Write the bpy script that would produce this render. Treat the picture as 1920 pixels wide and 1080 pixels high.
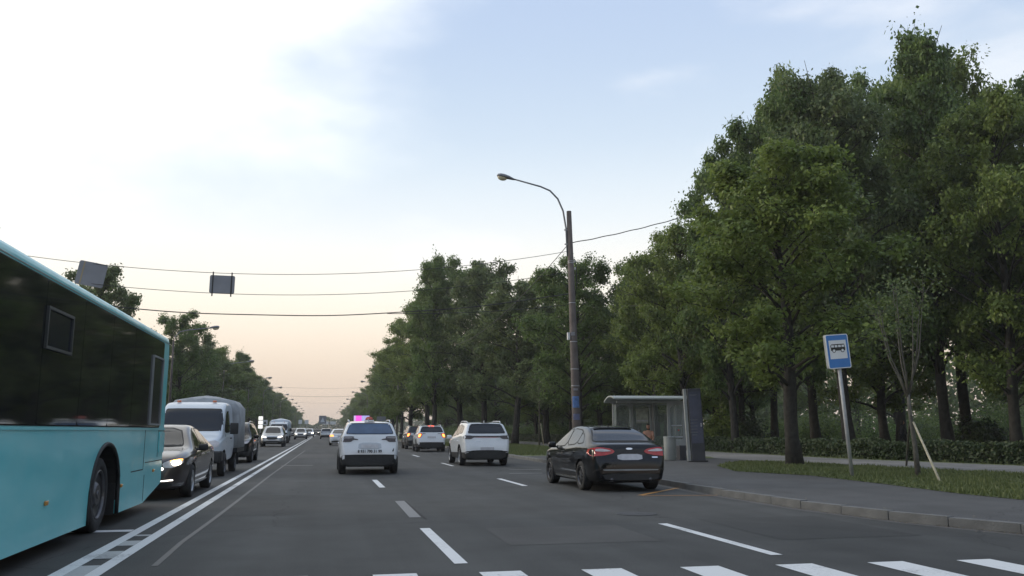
import bpy, bmesh, math, random
import numpy as np
from mathutils import Vector, Matrix
from mathutils.bvhtree import BVHTree

R_ = math.radians
for o in list(bpy.data.objects):
    bpy.data.objects.remove(o, do_unlink=True)
scene = bpy.context.scene
COL = scene.collection

# ------------------------------------------------------------------ camera
FPX, CAMH = 1600.0, 1.34
PITCH, YAW = R_(9.474), R_(12.311)
cd = bpy.data.cameras.new('camera')
cam = bpy.data.objects.new('camera', cd)
COL.objects.link(cam)
cd.sensor_width = 36.0
cd.lens = 36.0 * FPX / 1920.0
cd.clip_start = 0.1
cd.clip_end = 6000.0
cam.location = (0, 0, CAMH)
cam.rotation_euler = (math.pi / 2 + PITCH, 0, -YAW)
scene.camera = cam
scene.render.resolution_x, scene.render.resolution_y = 1920, 1080

# ------------------------------------------------------------------ world
SUN_AZ, SUN_EL = R_(-62), R_(9)          # azimuth from +Y, negative = left of the road
w = bpy.data.worlds.new('World')
scene.world = w
w.use_nodes = True
nt = w.node_tree
nt.nodes.clear()
N, L = nt.nodes, nt.links
def wn(t, **kw):
    n = N.new(t)
    for k, v in kw.items():
        setattr(n, k, v)
    return n
out = wn('ShaderNodeOutputWorld')
bg = wn('ShaderNodeBackground')
bg.inputs['Strength'].default_value = 1.0
sky = wn('ShaderNodeTexSky', sky_type='NISHITA')
sky.sun_disc = False
sky.sun_elevation = SUN_EL
sky.sun_rotation = SUN_AZ
sky.air_density = 1.0
sky.dust_density = 2.0
tc = wn('ShaderNodeTexCoord')
sep = wn('ShaderNodeSeparateXYZ')
L.new(tc.outputs['Generated'], sep.inputs[0])
def wmath(op, a, b=None, clamp=False):
    n = wn('ShaderNodeMath', operation=op, use_clamp=clamp)
    for i, v in enumerate((a, b)):
        if v is None: continue
        if isinstance(v, (int, float)): n.inputs[i].default_value = v
        else: L.new(v, n.inputs[i])
    return n.outputs[0]
ramp = wn('ShaderNodeValToRGB')
L.new(sep.outputs['Z'], ramp.inputs[0])
cr = ramp.color_ramp
cr.interpolation = 'B_SPLINE'
stops = [(0.0, (.66, .54, .45)), (.03, (.74, .59, .485)), (.075, (.86, .71, .58)), (.13, (1.06, .93, .78)), (.18, (1.02, .97, .89)),
         (.24, (.86, .92, .96)), (.33, (.62, .74, .87)), (.46, (.48, .60, .82)), (.65, (.48, .60, .82)), (1.0, (.48, .60, .82))]
cr.elements[0].position, cr.elements[0].color = stops[0][0], (*stops[0][1], 1)
cr.elements[1].position, cr.elements[1].color = stops[-1][0], (*stops[-1][1], 1)
for p, c in stops[1:-1]:
    e = cr.elements.new(p); e.color = (*c, 1)
# clear-air layer from the Nishita sky (strength 0.1), veiled by high thin cloud
skys = wn('ShaderNodeMix', data_type='RGBA', blend_type='MULTIPLY')
skys.inputs[0].default_value = 1.0
L.new(sky.outputs[0], skys.inputs[6]); skys.inputs[7].default_value = (.10, .10, .10, 1)
veil = wn('ShaderNodeMix', data_type='RGBA')
veil.inputs[0].default_value = .86
L.new(skys.outputs[2], veil.inputs[6]); L.new(ramp.outputs[0], veil.inputs[7])
# bright cloud bank towards the setting sun, ragged edge
nz = wn('ShaderNodeTexNoise'); nz.inputs['Scale'].default_value = 2.6; nz.inputs['Detail'].default_value = 5; nz.inputs['Roughness'].default_value = .52
mp = wn('ShaderNodeMapping'); mp.inputs['Scale'].default_value = (1, 1, 2.2); mp.inputs['Location'].default_value = (.35, .1, .6)
L.new(tc.outputs['Generated'], mp.inputs[0]); L.new(mp.outputs[0], nz.inputs[0])
dot = wn('ShaderNodeVectorMath', operation='DOT_PRODUCT')
L.new(tc.outputs['Generated'], dot.inputs[0])
ga, ge = R_(-50), R_(42)
dot.inputs[1].default_value = (math.sin(ga) * math.cos(ge), math.cos(ga) * math.cos(ge), math.sin(ge))
nzc = wmath('SUBTRACT', nz.outputs[0], .5)
e1 = wmath('ADD', dot.outputs['Value'], wmath('MULTIPLY', nzc, .36))
mr = wn('ShaderNodeMapRange', interpolation_type='SMOOTHSTEP')
L.new(e1, mr.inputs[0]); mr.inputs[1].default_value = .63; mr.inputs[2].default_value = .84
lowcut = wn('ShaderNodeMapRange', interpolation_type='SMOOTHSTEP')
L.new(sep.outputs['Z'], lowcut.inputs[0]); lowcut.inputs[1].default_value = .08; lowcut.inputs[2].default_value = .22
cf = wmath('MULTIPLY', mr.outputs[0], lowcut.outputs[0])
cloud = wn('ShaderNodeMix', data_type='RGBA')
L.new(cf, cloud.inputs[0]); L.new(veil.outputs[2], cloud.inputs[6]); cloud.inputs[7].default_value = (1.12, 1.13, 1.11, 1)
# faint wisps elsewhere
nz2 = wn('ShaderNodeTexNoise'); nz2.inputs['Scale'].default_value = 3.3; nz2.inputs['Detail'].default_value = 6
mp2 = wn('ShaderNodeMapping'); mp2.inputs['Scale'].default_value = (1, 1.1, 3.0); mp2.inputs['Rotation'].default_value = (.3, .2, .5)
L.new(tc.outputs['Generated'], mp2.inputs[0]); L.new(mp2.outputs[0], nz2.inputs[0])
mr2 = wn('ShaderNodeMapRange', interpolation_type='SMOOTHSTEP')
L.new(nz2.outputs[0], mr2.inputs[0]); mr2.inputs[1].default_value = .52; mr2.inputs[2].default_value = .78; mr2.inputs[4].default_value = .5
wf = wmath('MULTIPLY', mr2.outputs[0], lowcut.outputs[0])
wisp = wn('ShaderNodeMix', data_type='RGBA')
L.new(wf, wisp.inputs[0]); L.new(cloud.outputs[2], wisp.inputs[6]); wisp.inputs[7].default_value = (.96, .96, .97, 1)
# the sky away from the sunset is dimmer
sv = wn('ShaderNodeVectorMath', operation='DOT_PRODUCT'); L.new(tc.outputs['Generated'], sv.inputs[0]); sv.inputs[1].default_value = (math.sin(SUN_AZ), math.cos(SUN_AZ), 0)
dm = wn('ShaderNodeMapRange', interpolation_type='SMOOTHSTEP'); L.new(sv.outputs['Value'], dm.inputs[0]); dm.inputs[1].default_value = -.95; dm.inputs[2].default_value = -.05; dm.inputs[3].default_value = .85; dm.inputs[4].default_value = 1.0
dv = wn('ShaderNodeVectorMath', operation='SCALE'); L.new(wisp.outputs[2], dv.inputs[0]); L.new(dm.outputs[0], dv.inputs['Scale'])
L.new(dv.outputs[0], bg.inputs['Color'])
L.new(bg.outputs[0], out.inputs[0])

sd = bpy.data.lights.new('sun', 'SUN')
sun = bpy.data.objects.new('sun', sd)
COL.objects.link(sun)
sd.energy = 1.8
sd.angle = R_(14)
sd.color = (1.0, .86, .68)
sdir = Vector((math.sin(SUN_AZ) * math.cos(SUN_EL), math.cos(SUN_AZ) * math.cos(SUN_EL), math.sin(SUN_EL)))
sun.rotation_euler = sdir.to_track_quat('Z', 'Y').to_euler()
scene.view_settings.view_transform = 'Standard'
scene.view_settings.look = 'None'
scene.view_settings.exposure = 0.28
scene.view_settings.gamma = 1.0
scene.view_settings.use_curve_mapping = False
scene.render.engine = 'CYCLES'
scene.cycles.max_bounces = 8
scene.cycles.volume_bounces = 0

# ------------------------------------------------------------------ placing helper: photograph pixel -> point of the place
_F = np.array([math.sin(YAW) * math.cos(PITCH), math.cos(YAW) * math.cos(PITCH), math.sin(PITCH)])
_R = np.array([math.cos(YAW), -math.sin(YAW), 0.0])
_U = np.cross(_R, _F)
def _ray(px, py): return _F * FPX + _R * (px - 960) + _U * (540 - py)
def on(px, py, z=0.0):
    d = _ray(px, py); return Vector(np.array([0, 0, CAMH]) + d * ((z - CAMH) / d[2]))
def at(px, py, Y):
    d = _ray(px, py); return Vector(np.array([0, 0, CAMH]) + d * (Y / d[1]))
LAND = .13

# ------------------------------------------------------------------ materials
def newmat(name):
    m = bpy.data.materials.new(name); m.use_nodes = True
    return m, m.node_tree.nodes, m.node_tree.links, m.node_tree.nodes['Principled BSDF']
def vary(N, L, col, scale, amt, detail=4, coord='Object'):
    """colour modulated by noise"""
    t = N.new('ShaderNodeTexCoord')
    n = N.new('ShaderNodeTexNoise'); n.inputs['Scale'].default_value = scale; n.inputs['Detail'].default_value = detail
    L.new(t.outputs[coord], n.inputs[0])
    r = N.new('ShaderNodeMapRange'); L.new(n.outputs[0], r.inputs[0])
    r.inputs[1].default_value = .3; r.inputs[2].default_value = .7; r.inputs[3].default_value = 1 - amt; r.inputs[4].default_value = 1 + amt
    m = N.new('ShaderNodeVectorMath'); m.operation = 'SCALE'
    m.inputs[0].default_value = col[:3]; L.new(r.outputs[0], m.inputs['Scale'])
    return m.outputs[0], n
def pm(name, col, rough=.5, metal=0.0, var=.12, scale=3.0, coat=0.0, bump=0.0, bscale=60, spec=.5):
    m, N, L, b = newmat(name)
    c, n = vary(N, L, col, scale, var)
    L.new(c, b.inputs['Base Color'])
    b.inputs['Roughness'].default_value = rough
    b.inputs['Metallic'].default_value = metal
    b.inputs['Specular IOR Level'].default_value = spec
    if coat:
        b.inputs['Coat Weight'].default_value = coat; b.inputs['Coat Roughness'].default_value = .04
    if bump:
        t = N.new('ShaderNodeTexCoord'); n2 = N.new('ShaderNodeTexNoise'); n2.inputs['Scale'].default_value = bscale; n2.inputs['Detail'].default_value = 4
        L.new(t.outputs['Object'], n2.inputs[0])
        bp = N.new('ShaderNodeBump'); bp.inputs['Strength'].default_value = bump; bp.inputs['Distance'].default_value = .02
        L.new(n2.outputs[0], bp.inputs['Height']); L.new(bp.outputs[0], b.inputs['Normal'])
    return m
def em(name, col, strength, base=(.5, .5, .5)):
    m, N, L, b = newmat(name)
    c, n = vary(N, L, base, 8, .1); L.new(c, b.inputs['Base Color'])
    b.inputs['Emission Color'].default_value = (*col, 1)
    b.inputs['Emission Strength'].default_value = strength
    b.inputs['Roughness'].default_value = .2
    return m

def asphalt(name, base, tint=(1, 1.02, 1.0), tracks=False, rough=.82):
    m, N, L, b = newmat(name)
    t = N.new('ShaderNodeTexCoord')
    def noise(sc, det, vec=None, rg=.55):
        n = N.new('ShaderNodeTexNoise'); n.inputs['Scale'].default_value = sc; n.inputs['Detail'].default_value = det; n.inputs['Roughness'].default_value = rg
        L.new(vec or t.outputs['Object'], n.inputs[0]); return n.outputs[0]
    def mrange(v, a, b_, c, d):
        r = N.new('ShaderNodeMapRange'); L.new(v, r.inputs[0])
        for i, x in enumerate((a, b_, c, d)): r.inputs[i + 1].default_value = x
        return r.outputs[0]
    def mul(a, c):
        k = N.new('ShaderNodeMath'); k.operation = 'MULTIPLY'; L.new(a, k.inputs[0]); L.new(c, k.inputs[1]); return k.outputs[0]
    v = mul(mrange(noise(.16, 4), .32, .68, .76, 1.16), mrange(noise(1.3, 5), .3, .7, .86, 1.12))
    v = mul(v, mrange(noise(55, 3, rg=.7), .25, .75, .66, 1.38))
    if tracks:
        mp = N.new('ShaderNodeMapping'); mp.inputs['Scale'].default_value = (1.0, .03, 1)
        L.new(t.outputs['Object'], mp.inputs[0])
        v = mul(v, mrange(noise(1.1, 4, mp.outputs[0]), .35, .65, .80, 1.14))
    # sealed cracks
    vo = N.new('ShaderNodeTexVoronoi'); vo.feature = 'DISTANCE_TO_EDGE'; vo.inputs['Scale'].default_value = .13
    wv = N.new('ShaderNodeTexNoise'); wv.inputs['Scale'].default_value = .9; wv.inputs['Detail'].default_value = 6
    L.new(t.outputs['Object'], wv.inputs[0])
    ad = N.new('ShaderNodeVectorMath'); ad.operation = 'ADD'; L.new(t.outputs['Object'], ad.inputs[0]); L.new(wv.outputs['Color'], ad.inputs[1])
    L.new(ad.outputs[0], vo.inputs[0])
    v = mul(v, mrange(vo.outputs['Distance'], 0.0, .0030, .60, 1.0))
    sc = N.new('ShaderNodeVectorMath'); sc.operation = 'SCALE'
    sc.inputs[0].default_value = [base * x for x in tint]; L.new(v, sc.inputs['Scale'])
    L.new(sc.outputs[0], b.inputs['Base Color'])
    b.inputs['Roughness'].default_value = rough
    b.inputs['Specular IOR Level'].default_value = .35
    bp = N.new('ShaderNodeBump'); bp.inputs['Strength'].default_value = .35; bp.inputs['Distance'].default_value = .006
    L.new(noise(90, 3, rg=.7), bp.inputs['Height']); L.new(bp.outputs[0], b.inputs['Normal'])
    return m

def paintmark(name, col, wear=.75):
    m, N, L, b = newmat(name)
    t = N.new('ShaderNodeTexCoord')
    n = N.new('ShaderNodeTexNoise'); n.inputs['Scale'].default_value = 22; n.inputs['Detail'].default_value = 8; n.inputs['Roughness'].default_value = .7
    L.new(t.outputs['Object'], n.inputs[0])
    n2 = N.new('ShaderNodeTexNoise'); n2.inputs['Scale'].default_value = 1.1; n2.inputs['Detail'].default_value = 4
    L.new(t.outputs['Object'], n2.inputs[0])
    a = N.new('ShaderNodeMath'); a.operation = 'ADD'; L.new(n.outputs[0], a.inputs[0]); L.new(n2.outputs[0], a.inputs[1])
    r = N.new('ShaderNodeMapRange'); L.new(a.outputs[0], r.inputs[0]); r.inputs[1].default_value = 1.04; r.inputs[2].default_value = 1.36; r.inputs[4].default_value = wear
    mx = N.new('ShaderNodeMix'); mx.data_type = 'RGBA'; L.new(r.outputs[0], mx.inputs[0])
    mx.inputs[6].default_value = (*col, 1); mx.inputs[7].default_value = (.09, .09, .093, 1)
    L.new(mx.outputs[2], b.inputs['Base Color'])
    b.inputs['Roughness'].default_value = .6
    return m

def leafmat(name, dark, light, trans=.28):
    m, N, L, b = newmat(name)
    at_ = N.new('ShaderNodeAttribute'); at_.attribute_name = 'tint'
    oi = N.new('ShaderNodeObjectInfo')
    rnd = N.new('ShaderNodeMapRange'); L.new(oi.outputs['Random'], rnd.inputs[0]); rnd.inputs[3].default_value = -.16; rnd.inputs[4].default_value = .16
    a = N.new('ShaderNodeMath'); a.operation = 'ADD'; a.use_clamp = True; L.new(at_.outputs['Fac'], a.inputs[0]); L.new(rnd.outputs[0], a.inputs[1])
    mx = N.new('ShaderNodeMix'); mx.data_type = 'RGBA'; L.new(a.outputs[0], mx.inputs[0])
    mx.inputs[6].default_value = (*dark, 1); mx.inputs[7].default_value = (*light, 1)
    L.new(mx.outputs[2], b.inputs['Base Color'])
    b.inputs['Roughness'].default_value = .5
    b.inputs['Specular IOR Level'].default_value = .35
    tr = N.new('ShaderNodeBsdfTranslucent'); L.new(mx.outputs[2], tr.inputs[0])
    ms = N.new('ShaderNodeMixShader'); ms.inputs[0].default_value = trans
    o = N['Material Output']
    L.new(b.outputs[0], ms.inputs[1]); L.new(tr.outputs[0], ms.inputs[2]); L.new(ms.outputs[0], o.inputs[0])
    return m

def groundmat(name, cols, scale=.5):
    m, N, L, b = newmat(name)
    t = N.new('ShaderNodeTexCoord')
    n = N.new('ShaderNodeTexNoise'); n.inputs['Scale'].default_value = scale; n.inputs['Detail'].default_value = 6; n.inputs['Roughness'].default_value = .6
    L.new(t.outputs['Object'], n.inputs[0])
    r = N.new('ShaderNodeValToRGB'); L.new(n.outputs[0], r.inputs[0])
    r.color_ramp.elements[0].position = .36; r.color_ramp.elements[0].color = (*cols[0], 1)
    r.color_ramp.elements[1].position = .68; r.color_ramp.elements[1].color = (*cols[2], 1)
    e = r.color_ramp.elements.new(.52); e.color = (*cols[1], 1)
    n2 = N.new('ShaderNodeTexNoise'); n2.inputs['Scale'].default_value = 14; n2.inputs['Detail'].default_value = 5
    L.new(t.outputs['Object'], n2.inputs[0])
    rr = N.new('ShaderNodeMapRange'); L.new(n2.outputs[0], rr.inputs[0]); rr.inputs[1].default_value = .3; rr.inputs[2].default_value = .7; rr.inputs[3].default_value = .6; rr.inputs[4].default_value = 1.4
    s = N.new('ShaderNodeVectorMath'); s.operation = 'SCALE'; L.new(r.outputs[0], s.inputs[0]); L.new(rr.outputs[0], s.inputs['Scale'])
    L.new(s.outputs[0], b.inputs['Base Color'])
    b.inputs['Roughness'].default_value = .95
    bp = N.new('ShaderNodeBump'); bp.inputs['Strength'].default_value = .6; bp.inputs['Distance'].default_value = .05
    L.new(n2.outputs[0], bp.inputs['Height']); L.new(bp.outputs[0], b.inputs['Normal'])
    return m

M = {}
M['road'] = asphalt('road asphalt', .060, tracks=True)
M['walk'] = asphalt('sidewalk asphalt', .080, (1.0, 1.01, 1.03))
M['path'] = asphalt('path gravel', .20, (1.03, 1.0, .97), rough=.95)
M['kerb'] = pm('kerb concrete', (.135, .138, .138), .9, var=.25, scale=2.5, bump=.5, bscale=40)
M['mark'] = paintmark('white road paint', (.68, .69, .69))
M['markold'] = paintmark('worn white road paint', (.19, .19, .19), .9)
M['markold2'] = paintmark('older white road paint', (.42, .43, .43), .7)
M['markfaint'] = paintmark('faint scuffed paint', (.095, .095, .095), 1.0)
M['markyel'] = paintmark('worn yellow road paint', (.42, .21, .06), .8)
M['lawn'] = groundmat('lawn soil and grass', ((.065, .072, .03), (.09, .115, .04), (.135, .165, .06)))
M['grass'] = leafmat('grass blade', (.075, .10, .035), (.16, .19, .07), .25)
M['dirt'] = pm('bare soil', (.05, .042, .03), .95, var=.35, scale=6, bump=.6, bscale=18)
M['bark'] = pm('bark', (.030, .028, .025), .9, var=.4, scale=7, bump=.9, bscale=26)
M['barkl'] = pm('young bark', (.10, .095, .08), .9, var=.3, scale=9, bump=.5, bscale=26)
M['leafA'] = leafmat('linden leaf', (.062, .108, .034), (.165, .245, .070), .44)
M['leafB'] = leafmat('maple leaf', (.076, .118, .032), (.20, .265, .066), .44)
M['leafC'] = leafmat('grey green leaf', (.068, .102, .046), (.165, .22, .085), .42)
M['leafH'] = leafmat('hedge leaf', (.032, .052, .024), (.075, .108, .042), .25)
M['white'] = pm('white car paint', (.70, .73, .76), .28, var=.05, scale=1.5, coat=.8)
M['silver'] = pm('silver car paint', (.42, .44, .46), .3, .4, var=.06, scale=1.5, coat=.8)
M['black'] = pm('black car paint', (.006, .0065, .008), .3, spec=.05, var=.15, scale=1.5, coat=.75)
M['brown'] = pm('dark brown paint', (.030, .022, .023), .35, 0, var=.1, scale=1.5, coat=1)
M['grey'] = pm('dark grey car paint', (.07, .075, .08), .25, .3, var=.1, scale=1.5, coat=1)
M['plastic'] = pm('black plastic', (.018, .019, .02), .6, var=.2, scale=9)
M['seam'] = pm('seam black', (.01, .01, .01), .8, var=.1)
M['tyre'] = pm('tyre rubber', (.022, .022, .023), .85, var=.25, scale=14)
M['rim'] = pm('alloy', (.34, .35, .36), .32, .8, var=.1, scale=6)
M['rimd'] = pm('dark alloy', (.10, .10, .105), .35, .7, var=.1, scale=6)
M['chrome'] = pm('chrome', (.7, .71, .72), .12, 1.0, var=.04)
M['glass'] = pm('tinted car glass', (.010, .012, .016), .04, var=.2, scale=1.0, spec=.5)
M['glassb'] = pm('rear glass painted blue reflection', (.045, .085, .16), .08, var=.25, scale=2, spec=.9)  # blue of the mirrored sky is put into the base colour
M['lens_red'] = pm('red lamp lens', (.46, .018, .020), .12, var=.2, scale=12, coat=.5)
M['lens_dark'] = pm('smoked red lamp lens', (.022, .008, .010), .12, var=.2, scale=12, coat=.5)
M['lens_clear'] = pm('clear lamp lens', (.55, .52, .52), .08, var=.15, scale=14, coat=.5)
M['plate'] = pm('number plate', (.48, .48, .50), .5, var=.12, scale=9)
M['lit_brake'] = em('lit brake lamp', (1, .10, .03), 3.0, (.5, .05, .02))
M['lit_amber'] = em('lit amber lamp', (1, .26, .05), 3.4, (.5, .2, .05))
M['lit_head'] = em('lit headlamp', (1, .86, .66), 14.0, (.7, .7, .7))
M['lit_head_soft'] = em('dim headlamp', (1, .93, .82), 2.2, (.7, .7, .7))
M['lit_turn'] = em('lit turn signal', (1, .42, .06), 5.0, (.7, .4, .1))
M['lit_orange'] = em('lit orange roof lamp', (1, .42, .28), .35, (.55, .12, .07))
M['redlamp'] = pm('taxi lamp red plastic', (.48, .11, .08), .35, var=.12, scale=6)
M['orangelens'] = pm('orange marker lens', (.65, .20, .10), .3, var=.1)
M['concrete'] = pm('pole concrete', (.105, .088, .08), .9, var=.22, scale=3, bump=.4, bscale=30)
M['steel'] = pm('galvanised steel', (.36, .37, .38), .55, .3, var=.14, scale=7)
M['greymetal'] = pm('grey painted metal', (.30, .32, .325), .5, .2, var=.12, scale=3)
M['signback'] = pm('sign back', (.22, .23, .26), .55, .2, var=.1, scale=2)
M['blue'] = pm('sign blue', (.035, .19, .52), .4, var=.05)
M['signwhite'] = pm('sign white', (.72, .74, .76), .4, var=.04)
M['signblack'] = pm('sign black', (.012, .012, .012), .5, var=.05)
M['wire'] = pm('cable', (.035, .035, .038), .7, var=.1)
M['insul'] = pm('porcelain', (.55, .56, .58), .35, var=.1)
M['totem'] = pm('totem dark grey', (.045, .05, .065), .4, var=.18, scale=1.2)
M['totemprint'] = pm('totem print blue', (.065, .075, .12), .4, var=.3, scale=2.5)
M['totemlt'] = pm('totem print grey', (.13, .14, .17), .5, var=.2, scale=9)
M['poster'] = pm('blue poster', (.16, .30, .62), .7, var=.25, scale=7)
M['paper'] = pm('paper notice', (.42, .42, .46), .8, var=.2, scale=14)
M['posterlt'] = pm('pale blue poster', (.22, .25, .42), .7, var=.2, scale=9)
M['skin'] = pm('skin', (.44, .24, .17), .6, var=.1, scale=8)
M['hair'] = pm('dark hair', (.03, .02, .016), .7, var=.3, scale=20)
M['pinktop'] = pm('salmon top', (.58, .30, .22), .85, var=.15, scale=9)
M['darkcloth'] = pm('dark clothes', (.018, .018, .022), .9, var=.3, scale=9)
M['stake'] = pm('pale wooden stake', (.36, .33, .24), .85, var=.25, scale=9)
M['amber'] = pm('amber marker', (.60, .26, .05), .3, var=.1, coat=.4)
M['canvas'] = pm('grey tarpaulin', (.30, .32, .34), .7, var=.22, scale=2.5, bump=.5, bscale=5)
M['vanpaint'] = pm('pale van paint', (.56, .62, .68), .35, var=.06, scale=1.5, coat=.4)
M['blackglossy'] = pm('black glossy window band', (.012, .014, .014), .05, var=.2, spec=.8)
M['ventframe'] = pm('dull vent frame', (.05, .055, .055), .5, var=.2)
M['blueblack'] = pm('blue black tinted pane', (.012, .015, .024), .12, var=.2)
M['lampglass'] = pm('lamp glass bowl', (.55, .50, .36), .2, var=.08, scale=5)
M['lampbody'] = pm('lamp housing grey', (.17, .18, .20), .5, .3, var=.1)
# patterned cloth
m, N_, L_, b_ = newmat('patterned white blue cloth')
t_ = N_.new('ShaderNodeTexCoord'); v_ = N_.new('ShaderNodeTexVoronoi'); v_.inputs['Scale'].default_value = 11; L_.new(t_.outputs['Object'], v_.inputs[0])
r_ = N_.new('ShaderNodeValToRGB'); L_.new(v_.outputs['Distance'], r_.inputs[0]); r_.color_ramp.elements[0].position = .3; r_.color_ramp.elements[0].color = (.06, .09, .3, 1)
r_.color_ramp.elements[1].position = .42; r_.color_ramp.elements[1].color = (.55, .56, .62, 1); L_.new(r_.outputs[0], b_.inputs['Base Color']); b_.inputs['Roughness'].default_value = .9
M['pattern'] = m
# teal bus paint: sun-bleached, grimy with dust streaks
m, N_, L_, b_ = newmat('teal bus paint')
t_ = N_.new('ShaderNodeTexCoord'); n_ = N_.new('ShaderNodeTexNoise'); n_.inputs['Scale'].default_value = 1.4; n_.inputs['Detail'].default_value = 6; n_.inputs['Roughness'].default_value = .6
mp_ = N_.new('ShaderNodeMapping'); mp_.inputs['Scale'].default_value = (1, .6, 1.8); L_.new(t_.outputs['Object'], mp_.inputs[0]); L_.new(mp_.outputs[0], n_.inputs[0])
r_ = N_.new('ShaderNodeValToRGB'); L_.new(n_.outputs[0], r_.inputs[0])
r_.color_ramp.elements[0].position = .35; r_.color_ramp.elements[0].color = (.11, .56, .61, 1)
r_.color_ramp.elements[1].position = .72; r_.color_ramp.elements[1].color = (.24, .66, .69, 1)
L_.new(r_.outputs[0], b_.inputs['Base Color'])
n2_ = N_.new('ShaderNodeMapRange'); L_.new(n_.outputs[0], n2_.inputs[0]); n2_.inputs[3].default_value = .2; n2_.inputs[4].default_value = .55; L_.new(n2_.outputs[0], b_.inputs['Roughness'])
b_.inputs['Coat Weight'].default_value = .4; b_.inputs['Coat Roughness'].default_value = .12
nb_ = N_.new('ShaderNodeTexNoise'); nb_.inputs['Scale'].default_value = 1.1; nb_.inputs['Detail'].default_value = 2; L_.new(t_.outputs['Object'], nb_.inputs[0])
bp_ = N_.new('ShaderNodeBump'); bp_.inputs['Strength'].default_value = .5; bp_.inputs['Distance'].default_value = .05; L_.new(nb_.outputs[0], bp_.inputs['Height']); L_.new(bp_.outputs[0], b_.inputs['Normal']); L_.new(bp_.outputs[0], b_.inputs['Coat Normal'])
M['teal'] = m
# real glass for the shelter
m, N_, L_, b_ = newmat('shelter glass')
c_, n_ = vary(N_, L_, (.80, .86, .86), 3, .06); L_.new(c_, b_.inputs['Base Color'])
b_.inputs['Roughness'].default_value = .05; b_.inputs['Transmission Weight'].default_value = 1.0; b_.inputs['IOR'].default_value = 1.1
tr_ = N_.new('ShaderNodeBsdfTransparent'); tr_.inputs[0].default_value = (.84, .88, .88, 1)
df_ = N_.new('ShaderNodeBsdfPrincipled'); df_.inputs['Base Color'].default_value = (.38, .42, .42, 1); df_.inputs['Roughness'].default_value = .12
ms_ = N_.new('ShaderNodeMixShader'); ms_.inputs[0].default_value = .26
L_.new(tr_.outputs[0], ms_.inputs[1]); L_.new(df_.outputs[0], ms_.inputs[2]); L_.new(ms_.outputs[0], N_['Material Output'].inputs[0])
M['shglass'] = m
# LED billboard
m, N_, L_, b_ = newmat('led billboard screen')
t_ = N_.new('ShaderNodeTexCoord'); s_ = N_.new('ShaderNodeSeparateXYZ'); L_.new(t_.outputs['Object'], s_.inputs[0])
r_ = N_.new('ShaderNodeValToRGB'); mr_ = N_.new('ShaderNodeMapRange'); mr_.inputs[1].default_value = -1.6; mr_.inputs[2].default_value = 1.6; L_.new(s_.outputs['X'], mr_.inputs[0]); L_.new(mr_.outputs[0], r_.inputs[0])
r_.color_ramp.interpolation = 'CONSTANT'
r_.color_ramp.elements[0].color = (.62, .45, .78, 1); r_.color_ramp.elements[1].position = .12; r_.color_ramp.elements[1].color = (.95, .12, .75, 1)
e_ = r_.color_ramp.elements.new(.5); e_.color = (.42, .42, .78, 1)
L_.new(r_.outputs[0], b_.inputs['Emission Color']); b_.inputs['Emission Strength'].default_value = .9; b_.inputs['Base Color'].default_value = (.02, .02, .02, 1)
M['screen'] = m
M['lit_green'] = em('lit green signal', (.05, 1, .45), 3.0, (.02, .3, .15))
M['litwhite'] = em('lit white sign', (1, .97, .9), .8, (.7, .7, .7))

# ------------------------------------------------------------------ object helpers
def tag(o, label=None, cat=None, group=None, kind=None):
    if label: o['label'] = label
    if cat: o['category'] = cat
    if group: o['group'] = group
    if kind: o['kind'] = kind
    return o
def link(o, parent=None):
    COL.objects.link(o)
    if parent: o.parent = parent
    return o
def empty(name, loc=(0, 0, 0), rz=0.0):
    o = bpy.data.objects.new(name, None); o.location = loc; o.rotation_euler = (0, 0, rz); o.empty_display_size = .2
    return link(o)
def meshobj(name, verts, faces, mats, parent=None, smooth=False, mi=None):
    me = bpy.data.meshes.new(name)
    me.from_pydata([tuple(v) for v in verts], [], faces)
    for m_ in (mats if isinstance(mats, (list, tuple)) else [mats]): me.materials.append(m_)
    if smooth: me.polygons.foreach_set('use_smooth', [True] * len(me.polygons))
    if mi is not None: me.polygons.foreach_set('material_index', mi)
    me.update()
    return link(bpy.data.objects.new(name, me), parent)
def bmobj(name, bm, mats, parent=None, smooth=False):
    me = bpy.data.meshes.new(name)
    bmesh.ops.recalc_face_normals(bm, faces=bm.faces)
    bm.to_mesh(me); bm.free()
    for m_ in (mats if isinstance(mats, (list, tuple)) else [mats]): me.materials.append(m_)
    if smooth: me.polygons.foreach_set('use_smooth', [True] * len(me.polygons))
    return link(bpy.data.objects.new(name, me), parent)
def same(name, src, parent, loc=(0, 0, 0), rot=(0, 0, 0), scale=(1, 1, 1)):
    o = bpy.data.objects.new(name, src.data); o.location = loc; o.rotation_euler = rot; o.scale = scale
    return link(o, parent)
def copy_tree(o, parent=None):
    c = o.copy(); COL.objects.link(c); c.parent = parent
    for ch in [k for k in o.children]: copy_tree(ch, c)
    return c
def box(bm, c, s, rot=None, bevel=0.0):
    r = bmesh.ops.create_cube(bm, size=1.0)
    vs = r['verts']
    bmesh.ops.scale(bm, vec=s, verts=vs)
    if bevel:
        es = list({e for v in vs for e in v.link_edges})
        rb = bmesh.ops.bevel(bm, geom=es, offset=bevel, segments=2, affect='EDGES', profile=.5)
        vs = list({v for f in rb['faces'] for v in f.verts} | {v for v in vs if v.is_valid})
    if rot is not None: bmesh.ops.rotate(bm, cent=(0, 0, 0), matrix=rot, verts=vs)
    bmesh.ops.translate(bm, vec=c, verts=vs)
def boxobj(name, c, s, mat, parent=None, bevel=0.0, rot=None, smooth=False):
    bm = bmesh.new(); box(bm, c, s, rot, bevel); return bmobj(name, bm, mat, parent, smooth)
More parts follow.
